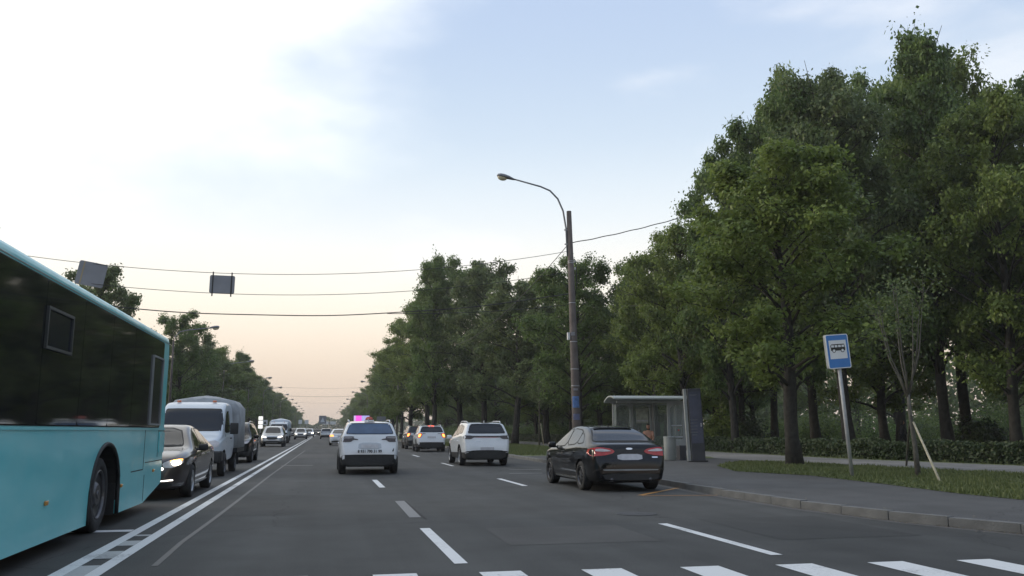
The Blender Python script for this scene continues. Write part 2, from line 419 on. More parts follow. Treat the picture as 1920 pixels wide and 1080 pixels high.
def tube(bm, pts, rad, n=8, cap=True):
    """pts list of Vectors, rad float or list"""
    pts = [Vector(p) for p in pts]
    if not isinstance(rad, (list, tuple)): rad = [rad] * len(pts)
    rings = []
    ref = Vector((0, 0, 1))
    for i, p in enumerate(pts):
        d = (pts[min(i + 1, len(pts) - 1)] - pts[max(i - 1, 0)]).normalized()
        rf = ref if abs(d.dot(ref)) < .95 else Vector((1, 0, 0))
        a = d.cross(rf).normalized(); b = d.cross(a).normalized()
        rings.append([bm.verts.new(p + (a * math.cos(2 * math.pi * k / n) + b * math.sin(2 * math.pi * k / n)) * rad[i]) for k in range(n)])
    for i in range(len(rings) - 1):
        for k in range(n):
            try: bm.faces.new((rings[i][k], rings[i][(k + 1) % n], rings[i + 1][(k + 1) % n], rings[i + 1][k]))
            except ValueError: pass
    if cap:
        bm.faces.new(rings[0][::-1]); bm.faces.new(rings[-1])
def tubeobj(name, pts, rad, mat, parent=None, n=8):
    bm = bmesh.new(); tube(bm, pts, rad, n); return bmobj(name, bm, mat, parent, True)
def sheet(name, poly, z, mat, **tags):
    """flat polygon sheet"""
    bm = bmesh.new()
    f = bm.faces.new([bm.verts.new((p[0], p[1], z)) for p in poly])
    if f.normal.z < 0: f.normal_flip()
    bmesh.ops.triangulate(bm, faces=bm.faces)
    o = bmobj(name, bm, mat)
    for p in o.data.polygons:
        if p.normal.z < 0: o.data.flip_normals(); break
    return tag(o, **tags)
def prism(bm, poly, z0, z1):
    a = [bm.verts.new((p[0], p[1], z0)) for p in poly]; b = [bm.verts.new((p[0], p[1], z1)) for p in poly]
    n = len(poly)
    bm.faces.new(a[::-1]); bm.faces.new(b)
    for i in range(n): bm.faces.new((a[i], a[(i + 1) % n], b[(i + 1) % n], b[i]))
def roundrect(w_, h_, r, seg=4, cx=0, cy=0):
    pts = []
    for sx, sy, a0 in ((1, 1, 0), (-1, 1, 90), (-1, -1, 180), (1, -1, 270)):
        for k in range(seg + 1):
            a = R_(a0 + 90 * k / seg)
            pts.append((cx + sx * (w_ / 2 - r) + r * math.cos(a), cy + sy * (h_ / 2 - r) + r * math.sin(a)))
    return pts
def plateobj(name, poly, y0, y1, mat, parent, loc=(0, 0, 0)):
    """poly in x,z; extruded along y"""
    bm = bmesh.new(); n = len(poly)
    a = [bm.verts.new((loc[0] + p[0], loc[1] + y0, loc[2] + p[1])) for p in poly]; b = [bm.verts.new((loc[0] + p[0], loc[1] + y1, loc[2] + p[1])) for p in poly]
    bm.faces.new(a); bm.faces.new(b[::-1])
    for i in range(n): bm.faces.new((a[i], b[i], b[(i + 1) % n], a[(i + 1) % n]))
    return bmobj(name, bm, mat, parent)
def lerpxy(pts, y):
    for (y0, v0), (y1, v1) in zip(pts, pts[1:]):
        if y <= y1: return v0 + (v1 - v0) * max(0, (y - y0)) / (y1 - y0)
    return pts[-1][1]
def pchip(pts, xs):
    x = np.array([p[0] for p in pts], float); y = np.array([p[1] for p in pts], float)
    h = np.diff(x); d = np.diff(y) / h
    m_ = np.zeros(len(x)); m_[0] = d[0]; m_[-1] = d[-1]
    for i in range(1, len(x) - 1):
        if d[i - 1] * d[i] > 0:
            w1, w2 = 2 * h[i] + h[i - 1], h[i] + 2 * h[i - 1]
            m_[i] = (w1 + w2) / (w1 / d[i - 1] + w2 / d[i])
    xs = np.clip(xs, x[0], x[-1]); k = np.clip(np.searchsorted(x, xs) - 1, 0, len(h) - 1)
    t = (xs - x[k]) / h[k]
    return ((2 * t**3 - 3 * t**2 + 1) * y[k] + (t**3 - 2 * t**2 + t) * h[k] * m_[k] + (-2 * t**3 + 3 * t**2) * y[k + 1] + (t**3 - t**2) * h[k] * m_[k + 1])

# ================================================================== SETTING
# kerb line of the right side (foot of the kerb, road side)
KERB = [(-300, 10.2), (-30, 10.2), (5.0, 10.0), (8.5, 9.45), (9.84, 8.98), (11.4, 8.45), (13.7, 8.12), (17.2, 8.10), (20, 8.25), (26, 8.7), (33, 9.05), (43, 9.3), (80, 9.35), (200, 9.4), (900, 9.4)]
def kx(y): return lerpxy(KERB, y)
ys_ = [-300, -30, 0, 5, 7, 8.5, 9.84, 11.4, 12.5, 13.7, 17.2, 20, 26, 33, 43, 80, 200, 900]
LK = -12.4
sheet('ground', [(-700, -400), (700, -400), (700, 1100), (-700, 1100)], -.05, M['lawn'], kind='structure')
sheet('road', [(LK, y) for y in (-300, 900)] + [(kx(y), y) for y in reversed(ys_)], 0, M['road'], kind='structure')
sheet('park_ground', [(kx(y) + .14, y) for y in ys_] + [(400, 900), (400, -300)], LAND - .012, M['lawn'], kind='structure')
sheet('verge_ground', [(LK - .14, -300), (LK - .14, 900), (-400, 900), (-400, -300)], LAND - .012, M['lawn'], kind='structure')
# sidewalk: kerb to grass
gE = [on(x, y, LAND) for x, y in ((1920, 938), (1800, 926), (1720, 916), (1650, 907), (1590, 900), (1520, 892), (1450, 888), (1380, 884), (1345, 874))]
gU = [on(x, y, LAND) for x, y in ((1390, 866), (1500, 869), (1590, 873), (1720, 881), (1920, 891))]
PN = [(-30, 20.5), (10, 19.3), (20, 18.9), (28, 18.6), (34, 17.0), (40, 16.9), (70, 16.9), (300, 17.2), (900, 17.2)]   # near edge of the path (x at y)
PF = [(-30, 25.0), (20, 23.5), (26, 23.6), (34, 21.9), (43, 21.8), (88, 21.6), (300, 21.4), (900, 21.4)]
wy = [y for y in ys_ if y <= 33]
sheet('sidewalk', [(kx(y) + .16, y) for y in wy] + [(kx(38) + .16, 38), (kx(41) + .16, 40.5), (14, 41.2), (lerpxy(PN, 41.2), 41.2)] + [(lerpxy(PN, y), y) for y in (34, 28, 20, 10, -30)],
      LAND, M['walk'], kind='structure')
sheet('path', [(lerpxy(PN, y), y) for y in (-30, 10, 20, 28, 34, 40, 70, 300, 900)] + [(lerpxy(PF, y), y) for y in (900, 300, 88, 43, 34, 26, 20, -30)], LAND + .004, M['path'], kind='structure')
near_strip = [(13.9, -20)] + [(12.1, 9)] + [(p.x, p.y) for p in gE] + [(p.x, p.y) for p in gU] + [(19.1, 12), (20.2, -20)]
sheet('grass_verge', near_strip, LAND + .008, M['lawn'], kind='structure')
sheet('grass_patch', [(14.6, 36.4), (16.8, 35.2), (17.6, 37.5), (16.8, 41.2), (14.2, 41.2)], LAND + .008, M['lawn'], kind='structure')

# kerbs: near stones one by one, the rest a strip
def kerb_strip(name, pts, side):
    bm = bmesh.new()
    prof = [(0, -.02), (0, LAND - .02), (.02, LAND + .006), (.15, LAND + .006), (.15, -.02)]
    rows = [[bm.verts.new((x + side * a, y, z)) for a, z in prof] for y, x in pts]
    for r0, r1 in zip(rows, rows[1:]):
        for k in range(len(prof) - 1): bm.faces.new((r0[k], r0[k + 1], r1[k + 1], r1[k]))
    return tag(bmobj(name, bm, M['kerb']), kind='structure')
kerb = kerb_strip('kerb', [(y, kx(y)) for y in (36, 43, 80, 200, 900)], 1)
kerb_strip('kerb', [(-300, LK), (900, LK)], -1)
bm = bmesh.new(); box(bm, (0, 0, 0), (.15, .996, .20), bevel=.005)
for v in bm.verts: v.co.z += .004 * math.sin(v.co.y * 9)
stone = None
rng = random.Random(4)
y = -2.0
kerb2 = tag(empty('kerb', (0, 0, 0)), kind='structure')
while y < 36:
    x0, x1 = kx(y), kx(y + 1)
    a = math.atan2(x1 - x0, 1.0)
    st = math.cos(a)
    if stone is None:
        stone = bmobj('kerb_stone', bm, M['kerb'], kerb2); o = stone
    else: o = same('kerb_stone', stone, kerb2)
    o.location = ((x0 + kx(y + st)) / 2 + .075, y + st / 2, LAND + .008 - .10 + rng.uniform(-.006, .006))
    o.rotation_euler = (rng.uniform(-.004, .004), rng.uniform(-.02, .02), -a + rng.uniform(-.006, .006))
    y += st
# gutter line: lighter dusty strip along the kerb foot
yy = [8.6, 9.84, 11.4, 13.7, 17.2, 20, 26, 33, 43, 80]
sheet('gutter', [(kx(y) - .22, y) for y in yy] + [(kx(y) - .005, y) for y in reversed(yy)], .004, asphalt('gutter dust', .10, (1.02, 1, .97)), kind='structure')

# road markings
marks = tag(empty('road_markings'), kind='structure')
def rect(name, x0, x1, y0, y1, mat, z=.005, parent=None, skew=0):
    bm = bmesh.new(); n = max(1, int((y1 - y0) / 2)); rows = []
    for i in range(n + 1):
        y = y0 + (y1 - y0) * i / n
        rows.append((bm.verts.new((x0 + skew * i / n, y, z)), bm.verts.new((x1 + skew * i / n, y, z))))
    for a, b in zip(rows, rows[1:]): bm.faces.new((a[0], a[1], b[1], b[0]))
    return bmobj(name, bm, mat, parent)
rect('centre_line', -2.46, -2.32, 8.0, 600, M['mark'], parent=marks)
rect('centre_line', -2.13, -1.99, 8.0, 600, M['mark'], parent=marks)
yc_ = [on(171, 1055).y, on(220, 1029).y, on(258, 1010).y]
for a_, b_q in zip([7.6] + [y + .24 for y in yc_], [y - .24 for y in yc_] + [on(272, 1003).y]):
    rect('crossing_remnant', -2.318, -2.132, a_, b_q, M['markold2'], .005, marks)
rect('stop_line', -5.6, -2.47, 12.62, 12.86, M['mark'], parent=marks)
for X, first in ((1.42, 8.93), (4.87, 8.80)):
    for k in range(34):
        y0 = first + k * 12.0
        if y0 > 300: break
        if X < 2 and k == 0 or True:
            rect('lane_dash', X - .07, X + .07, y0, y0 + 3.25, M['mark'], parent=marks)
for X in (-5.75, -9.1):
    for k in range(30): rect('lane_dash', X - .07, X + .07, 14 + k * 12, 17 + k * 12, M['mark'], parent=marks)
for k in range(-3, 9):
    x0 = 1.50 + k * 1.0
    if x0 + .42 < kx(6): rect('crossing_stripe', x0, x0 + .41, 4.3, 8.36 - .062 * k, M['mark'], parent=marks)
for k in range(-14, -4): rect('crossing_stripe', 1.5 + k, 1.91 + k, 4.3, 8.4, M['mark'], parent=marks)
# ground-off and worn markings
rect('worn_dash', 1.36, 1.54, 13.7, 16.9, M['markold'], parent=marks, skew=.03)
rect('worn_dash', 1.56, 1.60, 13.4, 16.9, M['seam'], .004, marks)
q = [on(x, y) for x, y in ((290, 1062), (340, 1018), (395, 978), (450, 936), (505, 893), (548, 862), (572, 845))]
bm = bmesh.new(); rows = [(bm.verts.new((p.x - .035, p.y, .005)), bm.verts.new((p.x + .03, p.y, .005))) for p in q]
for a, b in zip(rows, rows[1:]): bm.faces.new((a[0], a[1], b[1], b[0]))
bmobj('scuff_line', bm, M['markfaint'], marks)
p = on(552, 873); rect('worn_dash', p.x - .5, p.x + .7, p.y - .12, p.y + .12, M['markold'], parent=marks)
p = on(1300, 942)
# yellow bus-stop zigzag behind the black hatchback
def strip(name, pix, wd, mat, z=.005):
    q = [on(*a) for a in pix]; bm = bmesh.new()
    for a, b in zip(q, q[1:]):
        d = (b - a).normalized(); n = Vector((-d.y, d.x, 0)) * wd / 2
        bm.faces.new([bm.verts.new((v.x, v.y, z)) for v in (a - n, b - n, b + n, a + n)])
        z += .001
    return bmobj(name, bm, mat, marks)
strip('zigzag_line', ((1272, 915), (1200, 929)), .12, M['markyel'])
strip('zigzag_line', ((1204, 930), (1345, 929)), .07, M['markyel'], .007)
strip('worn_dash', ((1345, 929), (1260, 912)), .06, M['markfaint'])
for py, x0, x1 in ((888, 955, 1020), (881, 955, 1018)):
    a, b = on(x0, py), on(x1, py)
    rect('worn_dash', a.x, b.x, a.y - .1, a.y + .1, M['markold'], parent=marks)
p = on(1183, 961)
bm = bmesh.new()
bmesh.ops.create_circle(bm, cap_ends=True, radius=.33, segments=24)
bmesh.ops.translate(bm, verts=bm.verts, vec=(p.x, p.y - .25, .006))
pa_ = asphalt('patched asphalt', .050, tint=(1, 1.02, 1.0)); pb_ = asphalt('older patched asphalt', .072, tint=(1.02, 1.0, .97))
for x0, x1, y0, y1, mm in ((-1.6, -.2, 14.5, 19.0, pa_), (2.2, 4.1, 10.2, 12.0, pb_), (5.6, 7.6, 10.0, 12.6, pa_), (2.1, 3.3, 30, 37, pa_), (-1.2, .6, 44, 52, pb_)):
    tag(rect('asphalt_patch', x0, x1, y0, y1, mm, .0025, skew=.04), kind='structure')
mh = tag(bmobj('manhole_cover', bm, pm('cast iron', (.05, .05, .052), .6, .5, var=.3, scale=20)), 'round dark manhole cover sunk in the lane behind the black hatchback', 'manhole cover')

# ------------------------------------------------------------------ grass tufts (uncountable)
def blades(name, poly_fn, n, seed, hmin, hmax, z, label, bb):
    r = np.random.default_rng(seed)
    x = r.uniform(bb[0], bb[1], n * 3); y = r.uniform(bb[2], bb[3], n * 3)
    keep = np.array([poly_fn(a, b) for a, b in zip(x, y)]); x, y = x[keep][:n], y[keep][:n]
    clump = .5 + .5 * np.sin(x * 1.9 + np.sin(y * 1.3) * 2) * np.sin(y * 1.1 + 1)
    h_ = r.uniform(hmin, hmax, len(x)) * (.5 + clump); a = r.uniform(0, 6.28, len(x)); wd = r.uniform(.012, .03, len(x))
    lx, ly = r.normal(0, .03, len(x)), r.normal(0, .03, len(x))
    v = np.zeros((len(x), 3, 3))
    v[:, 0] = np.stack([x - np.cos(a) * wd, y - np.sin(a) * wd, np.full(len(x), z)], 1)
    v[:, 1] = np.stack([x + np.cos(a) * wd, y + np.sin(a) * wd, np.full(len(x), z)], 1)
    v[:, 2] = np.stack([x + lx, y + ly, z + h_], 1)
    fast_mesh(name, v.reshape(-1, 3), 3, r.uniform(.1, .9, len(x)) * (.6 + .4 * clump), M['grass'], label=label)
def fast_mesh(name, verts, k, tint, mat, parent=None, label=None, link_it=True):
    nf = len(verts) // k
    me = bpy.data.meshes.new(name)
    me.vertices.add(len(verts)); me.vertices.foreach_set('co', np.ascontiguousarray(verts, dtype=np.float32).ravel())
    me.loops.add(nf * k); me.loops.foreach_set('vertex_index', np.arange(nf * k, dtype=np.int32))
    me.polygons.add(nf); me.polygons.foreach_set('loop_start', np.arange(nf, dtype=np.int32) * k)
    at_ = me.attributes.new('tint', 'FLOAT', 'FACE'); at_.data.foreach_set('value', np.asarray(tint, dtype=np.float32))
    me.materials.append(mat); me.update(calc_edges=True)
    if not link_it: return me
    o = link(bpy.data.objects.new(name, me), parent)
    if label: tag(o, label, 'grass', kind='stuff')
    return o
def inpoly(poly):
    P = [(p[0], p[1]) for p in poly]
    def f(x, y):
        c = False; j = len(P) - 1
        for i in range(len(P)):
            if (P[i][1] > y) != (P[j][1] > y) and x < (P[j][0] - P[i][0]) * (y - P[i][1]) / (P[j][1] - P[i][1]) + P[i][0]: c = not c
            j = i
        return c
    return f
blades('grass', inpoly(near_strip), 42000, 1, .04, .11, LAND + .005, 'short uneven grass of the strip around the bus stop sign', (11, 20.5, 9, 36))
blades('grass', lambda x, y: kx(y) + .2 < x < 16.7, 26000, 2, .05, .13, LAND - .01, 'grass between the kerb and the path beyond the shelter', (9.3, 16.8, 42, 84))
blades('grass', lambda x, y: x > lerpxy(PF, y) + .1, 22000, 3, .06, .16, LAND - .01, 'grass of the park lawn behind the path', (21.5, 62, 24, 75))
pt = on(1722, 895, LAND)
bm = bmesh.new(); bmesh.ops.create_circle(bm, cap_ends=True, radius=.75, segments=20)
for v in bm.verts:
    k = 1 + .25 * math.sin(5 * math.atan2(v.co.y, v.co.x)); v.co = Vector((v.co.x * k + pt.x, v.co.y * k * .8 + pt.y - .2, LAND + .02))
tag(bmobj('soil_patch', bm, M['dirt']), kind='structure')

# ================================================================== TREES
def tree_geo(seed, H=12.0, Rc=4.2, base=2.6, ntw=560, nleaf=43000, leaf=.14, shape='oval', trunk_r=.24, fork=False, rad=.52):
    rg = random.Random(seed); r = np.random.default_rng(seed)
    bm = bmesh.new()
    def env(z):
        t = (z - base) / (H - base)
        if t < 0 or t > 1: return .15
        if shape == 'oval': e = math.sin(math.pi * (t * .86 + .12)) ** .6
        elif shape == 'cone': e = (1 - t) ** .55 * min(1, (t + .08) * 5)
        else: e = math.sin(math.pi * (t * .7 + .26)) ** .6
        return Rc * e
    bump = [(rg.uniform(0, 6.28), rg.uniform(base, H), rg.uniform(.6, 1.3)) for _ in range(9)]
    def env2(z, a):
        k = 1.0
        for ba, bz, s in bump:
            k += (s - .95) * .5 * math.exp(-((z - bz) / 1.6) ** 2) * max(0, math.cos(a - ba)) ** 2
        return env(z) * k
    lean = (rg.uniform(-.03, .03), rg.uniform(-.03, .03))
    tp = [Vector((lean[0] * z + .12 * math.sin(z * .7 + seed), lean[1] * z + .1 * math.sin(z * .9 + seed * 2), z)) for z in np.linspace(0, H * .9, 12)]
    tr = [trunk_r * (1.35 if i == 0 else 1) * (1 - i / 12.5) ** .8 + .02 for i in range(12)]
    tube(bm, tp, tr, 9)
    tips = []
    nl = 46
    for i in range(nl):
        z0 = base * .9 + (H * .88 - base * .9) * (i / nl) ** .95
        a = i * 2.39996 + rg.uniform(-.4, .4)
        k = min(10, int(z0 / (H * .9) * 11)); p0 = tp[k].lerp(tp[k + 1], z0 / (H * .9) * 11 - k)
        rr = tr[k] * .34
        zt = min(H * .98, z0 + rg.uniform(.10, .30) * (H - z0) * min(1, .25 + i / nl * 2) + rg.uniform(.0, 1.0) * min(1, .2 + i / nl * 3))
        ln = env2(zt, a) * (rg.uniform(.80, 1.04) if i % 3 else rg.uniform(.45, .75))
        end = Vector((p0.x + math.cos(a) * ln, p0.y + math.sin(a) * ln, zt))
        mid = p0.lerp(end, .5) + Vector((rg.uniform(-.3, .3), rg.uniform(-.3, .3), rg.uniform(.0, .7)))
        pts = [p0, p0.lerp(mid, .5) + Vector((0, 0, .1)), mid, mid.lerp(end, .55), end]
        tube(bm, pts, [rr, rr * .75, rr * .5, rr * .3, .012], 5)
        tips.append((pts[2], end))
        for j in range(5):
            t = rg.uniform(.28, .97); s = t * 4; kk = min(3, int(s)); q0 = pts[kk].lerp(pts[kk + 1], s - kk)
            a2 = a + rg.choice((-1, 1)) * rg.uniform(.4, 1.3)
            l2 = ln * rg.uniform(.22, .48) * (1.2 - t * .5)
            q1 = q0 + Vector((math.cos(a2) * l2, math.sin(a2) * l2, rg.uniform(-.25, .75) * l2))
            qm = q0.lerp(q1, .5) + Vector((0, 0, .12))
            tube(bm, [q0, qm, q1], [rr * .3, rr * .2, .01], 4, False)
            tips.append((q0, q1))
            for _ in range(2):
                a3 = rg.uniform(0, 6.28); l3 = l2 * rg.uniform(.3, .6)
                q2 = qm + Vector((math.cos(a3) * l3, math.sin(a3) * l3, rg.uniform(-.1, .9) * l3))
                tips.append((qm, q2)); tube(bm, [qm, q2], [.018, .007], 3, False)
    # upright leader twigs so the top is ragged
    for _ in range(10):
        a = rg.uniform(0, 6.28); z = H * rg.uniform(.84, 1.0); d = rg.uniform(0, Rc * .35)
        e = Vector((tp[-1].x + math.cos(a) * d, tp[-1].y + math.sin(a) * d, z)); tips.append((tp[-1], e))
        tube(bm, [tp[-2], e], [.04, .01], 4, False)
    T = np.array([tuple(a_) + tuple(b_) for a_, b_ in tips])
    if len(T) > ntw: T = T[r.permutation(len(T))[:ntw]]
    wgt = r.uniform(.3, 1.5, len(T)); cnt = np.maximum(8, (wgt / wgt.sum() * nleaf)).astype(int)
    idx = np.repeat(np.arange(len(T)), cnt); n = len(idx)
    sz = (r.uniform(.6, 1.25, len(T)) * rad)[idx]
    d = r.normal(0, 1, (n, 3)); d /= np.linalg.norm(d, axis=1, keepdims=True)
    rr_ = r.uniform(0, 1, n) ** .55
    tt_ = r.uniform(.2, 1.12, n)[:, None]
    pos = T[idx, :3] * (1 - tt_) + T[idx, 3:] * tt_ + d * (sz * rr_)[:, None] * np.array([1.1, 1.1, .8])
    pos[:, 2] = np.maximum(pos[:, 2], base * .55)
    # leaves in little sprays
    nrm = r.normal(0, .55, (n, 3)) + np.array([0, 0, .75]) + d * .45
    nrm /= np.linalg.norm(nrm, axis=1, keepdims=True)
    u = np.cross(nrm, r.normal(0, 1, (n, 3))); u /= np.linalg.norm(u, axis=1, keepdims=True); v = np.cross(nrm, u)
    s = (r.uniform(.5, 1.55, n) * leaf)[:, None]
    V = np.zeros((n, 4, 3))
    V[:, 0] = pos - u * s * .55; V[:, 1] = pos + v * s * .34 - nrm * s * .06; V[:, 2] = pos + u * s * .6 - nrm * s * .16; V[:, 3] = pos - v * s * .34 - nrm * s * .06
    ct = r.uniform(0, 1, len(T))
    tint = np.clip(ct[idx] * .55 + r.uniform(0, .45, n), 0, 1)
    me_b = bpy.data.meshes.new('trunk'); bmesh.ops.recalc_face_normals(bm, faces=bm.faces); bm.to_mesh(me_b); bm.free()
    me_b.polygons.foreach_set('use_smooth', [True] * len(me_b.polygons)); me_b.update()
    return me_b, V.reshape(-1, 3), tint
VAR = []
specs = [dict(seed=11, shape='oval', base=2.0, leaf=.135, lm='leafA'), dict(seed=22, shape='round', leaf=.14, lm='leafB', base=2.9), dict(seed=33, shape='oval', leaf=.135, lm='leafC', Rc=3.9, nleaf=42000),
         dict(seed=44, shape='cone', leaf=.135, lm='leafA', base=1.9), dict(seed=55, shape='round', leaf=.15, lm='leafC', nleaf=38000, rad=.50, ntw=420), dict(seed=66, shape='oval', leaf=.135, lm='leafB', base=1.8, Rc=4.6, nleaf=54000),
         dict(seed=77, shape='cone', leaf=.13, lm='leafA', nleaf=34000, Rc=3.4, rad=.52, base=3.2)]
for s in specs:
    lm = s.pop('lm'); mb, V_, ti = tree_geo(**s)
    mb.materials.append(M['bark'])
    VAR.append((mb, fast_mesh('crown', V_, 4, ti, M[lm], link_it=False)))
trng = random.Random(8)
def tree(x, y, H, Rw, var, label, group=None, rz=None):
    e = empty('tree', (x, y, LAND - .02), trng.uniform(0, 6.28) if rz is None else rz)
    tag(e, label, 'tree', group)
    tb, cw = VAR[var]
    for nm, me in (('trunk', tb), ('crown', cw)):
        o = bpy.data.objects.new(nm, me); link(o, e); o.scale = (Rw / 4.2, Rw / 4.2, H / 12.0)
    return e
def ptree(px, Y, top, Rw, var, label, group=None, rz=None):
    p = at(px, 807, Y); H = at(px, top, Y).z - LAND
    return tree(p.x, Y, H, Rw, var, label, group, rz)
ptree(1487, 27.0, 270, 4.1, 1, 'broad tree standing in the grass just left of the bus stop sign')
ptree(1490, 43, 165, 4.2, 0, 'tree behind the hedge seen left of the broad tree by the bus stop sign')
ptree(1530, 52, 135, 5.0, 5, 'tree behind the hedge, dark trunk almost touching the broad front trunk')
ptree(1592, 41, 125, 5.0, 2, 'tree whose black trunk stands directly behind the post of the bus stop sign')
ptree(1690, 58, 130, 5.6, 0, 'tall park tree behind the staked sapling')
ptree(1778, 42, 45, 5.0, 3, 'tallest tree of the park, its loose pointed top reaching highest in the sky')
ptree(1818, 45, 115, 5.4, 1, 'thick trunked tree right of the tallest park tree')
ptree(1905, 36, 180, 4.4, 5, 'bright green tree at the right edge behind the hedge')
ptree(1975, 44, 135, 5.0, 0, 'park tree just outside the right edge of the picture')
ptree(1375, 46, 268, 3.7, 0, 'tree behind the hedge right of the dark totem')
ptree(1455, 60, 205, 4.6, 2, 'tree deep in the park behind the dark totem')
ptree(1280, 50, 410, 3.6, 5, 'tree right behind the bus shelter roof')
ptree(1232, 58, 470, 3.6, 1, 'lighter green tree behind the left end of the bus shelter')
ptree(1200, 76, 478, 3.2, 4, 'thin leaved tree at the gap of sky right of the lamp pole')
ptree(1085, 63, 476, 4.6, 0, 'round tree directly behind the concrete lamp pole')
ptree(1025, 78, 508, 5.2, 5, 'tree with low branches between the lamp pole and the middle trunk')
ptree(968, 75, 520, 5.0, 4, 'tree with bare looking limbs above the white crossover, trunk standing on the grass')
ptree(905, 84, 482, 5.2, 4, 'sparse tall tree with twiggy top left of the bare limbed one')
ptree(860, 92, 485, 5.6, 0, 'dense tree above the white crossover with lit brake lights')
ptree(812, 88, 468, 4.4, 3, 'slender tall tree standing out at the left end of the middle clump')
ptree(800, 104, 556, 5.4, 1, 'pale green tree above the dark crossover')
ptree(772, 112, 595, 5.0, 5, 'roadside tree close behind the slender tall one')
ptree(752, 130, 632, 4.2, 0, 'roadside tree beside the far lamps, just right of the taxi roof')
ptree(738, 146, 650, 4.2, 5, 'roadside tree next beyond the far lamp head')
ptree(724, 165, 668, 4.2, 1, 'small looking roadside tree behind the street lamps above the taxi')
G1 = 'trees in the roadside row far along the right'
for k in range(26):
    Y = 185 + k * 13 + trng.uniform(-3, 3)
    tree(12.6 + trng.uniform(-.8, 2.2), Y, trng.uniform(12.5, 16) - k * .12, trng.uniform(3.8, 4.8), trng.choice((0, 1, 3, 5)), 'distant roadside tree of the right hand row', G1)
G2 = 'park trees standing behind the hedge'
for row, X in enumerate((27.5, 35, 43, 53, 66)):
    for k in range(22 if row < 3 else 17):
        Y = 52 + row * 3 + k * (7.5 + row * 1.2) + trng.uniform(-2.5, 2.5)
        x = X + trng.uniform(-2.5, 2.5)
        px = 960 + 1622 * math.tan(math.atan2(x, Y) - YAW)
        Hcap = lerpxy([(600, 7), (740, 11), (800, 16), (1130, 14), (1165, 11.5), (1200, 12), (1350, 17), (1500, 19), (2000, 22), (3000, 22)], px)
        if 1100 < px < 1180 and row > 0: Hcap = min(Hcap, 12)
        if px > 1430 and Y < 95 and row < 4 and (k * 7 + row * 3) % 5 < 4: continue
        px -= 1000 * 4.2 / Y * .7 if px > 1150 else 0
        capz = lerpxy([(600, 740), (740, 640), (800, 560), (900, 520), (1040, 530), (1140, 560), (1170, 520), (1240, 430), (1350, 300), (1500, 220), (1700, 170), (2600, 170)], px)
        hmax = (807 - capz) / 1600 * Y + 1.3
        tree(x, Y, max(7, min(Hcap, hmax) * trng.uniform(.86, 1.0)), trng.uniform(3.8, 5.2), trng.choice((0, 1, 2, 3, 5)), 'dark park tree in the wood behind the hedge', G2)
for k in range(7):      # park, right of the frame and its edge
    tree(27 + trng.uniform(-1, 16), 12 + k * 6, trng.uniform(14, 18), 4.8, trng.choice((0, 1, 5)), 'park tree beyond the path outside the right edge', 'park trees right of the frame')
# left roadside
GL = 'trees in the roadside row along the left'
lt = [(-17.5, 40, 14.5, 4.0, 3, 'tree with only its top twigs showing above the front of the bus roof'), (-16.4, 68, 13.6, 4.0, 4, 'sparse tree top showing between the grey sign and the bus roof'),
      (-15.4, 98, 14.2, 4.2, 0, 'green tree just right of the bus, left of the first left lamp'), (-15.8, 112, 12.6, 4.8, 2, 'hazy grey green tree under the first left lamp'),
      (-15.4, 128, 13.2, 4.4, 1, 'rounded tree right of the first left lamp'), (-15, 143, 12.5, 5.0, 5, 'pale tree behind the van, second after the lamp'), (-14.8, 160, 15.6, 4.6, 3, 'taller feathery tree above the white van')]
for x, y, H, Rw, v, lab in lt: tree(x, y, H, Rw, v, lab)
for k in range(30):
    Y = 172 + k * 13 + trng.uniform(-3, 3)
    tree(-15.6 + trng.uniform(-1.5, 1.2), Y, trng.uniform(13, 16) - k * .14, trng.uniform(3.8, 4.8), trng.choice((0, 1, 3, 5)), 'distant roadside tree of the left hand row', GL)
for k in range(36):
    Y = 30 + k * 10 + trng.uniform(-3, 3)
    tree(-25 + trng.uniform(-4, 2), Y, min(12.5, 4 + Y * .11), trng.uniform(4.2, 5.2), trng.choice((0, 1, 2, 5)), 'tree of the second row behind the left roadside', 'trees behind the left roadside row')
for k in range(24):     # unseen trees added behind the camera to block bright horizon in reflections
    for X in (-16, 14.5):
        if k == 0 and X > 0: continue
        tree(X + trng.uniform(-1, 1), -8 - k * 9, trng.uniform(12.5, 15.5), 4.4, trng.choice((0, 1, 3, 5)), 'unseen tree added behind the viewpoint to block sky reflections', 'unseen trees added behind the viewpoint')
# dense wood closing the park on the right
frng = np.random.default_rng(6)
n = 110000
fy = frng.uniform(-60, 620, n); fx = 98 + frng.uniform(-7, 7, n) - 30 * np.clip((-fy) / 60, 0, 1) + 6 * np.sin(fy * .07); fh = 13 + 2.5 * np.sin(fy * .21) + 1.8 * np.sin(fy * .57 + 1); fz = frng.uniform(0, 1, n) ** 1.3 * fh
pos = np.stack([fx, fy, fz], 1); dd = frng.normal(0, 1, (n, 3)); dd /= np.linalg.norm(dd, axis=1, keepdims=True)
uu = np.cross(dd, frng.normal(0, 1, (n, 3))); uu /= np.linalg.norm(uu, axis=1, keepdims=True); vv = np.cross(dd, uu)
s = .52
V_ = np.stack([pos - uu * s, pos + vv * s * .7, pos + uu * s, pos - vv * s * .7], 1)
o = fast_mesh('wood', V_.reshape(-1, 3), 4, frng.uniform(0, .8, n), M['leafC']); tag(o, 'dense wood closing the far side of the park', 'wood', kind='stuff')
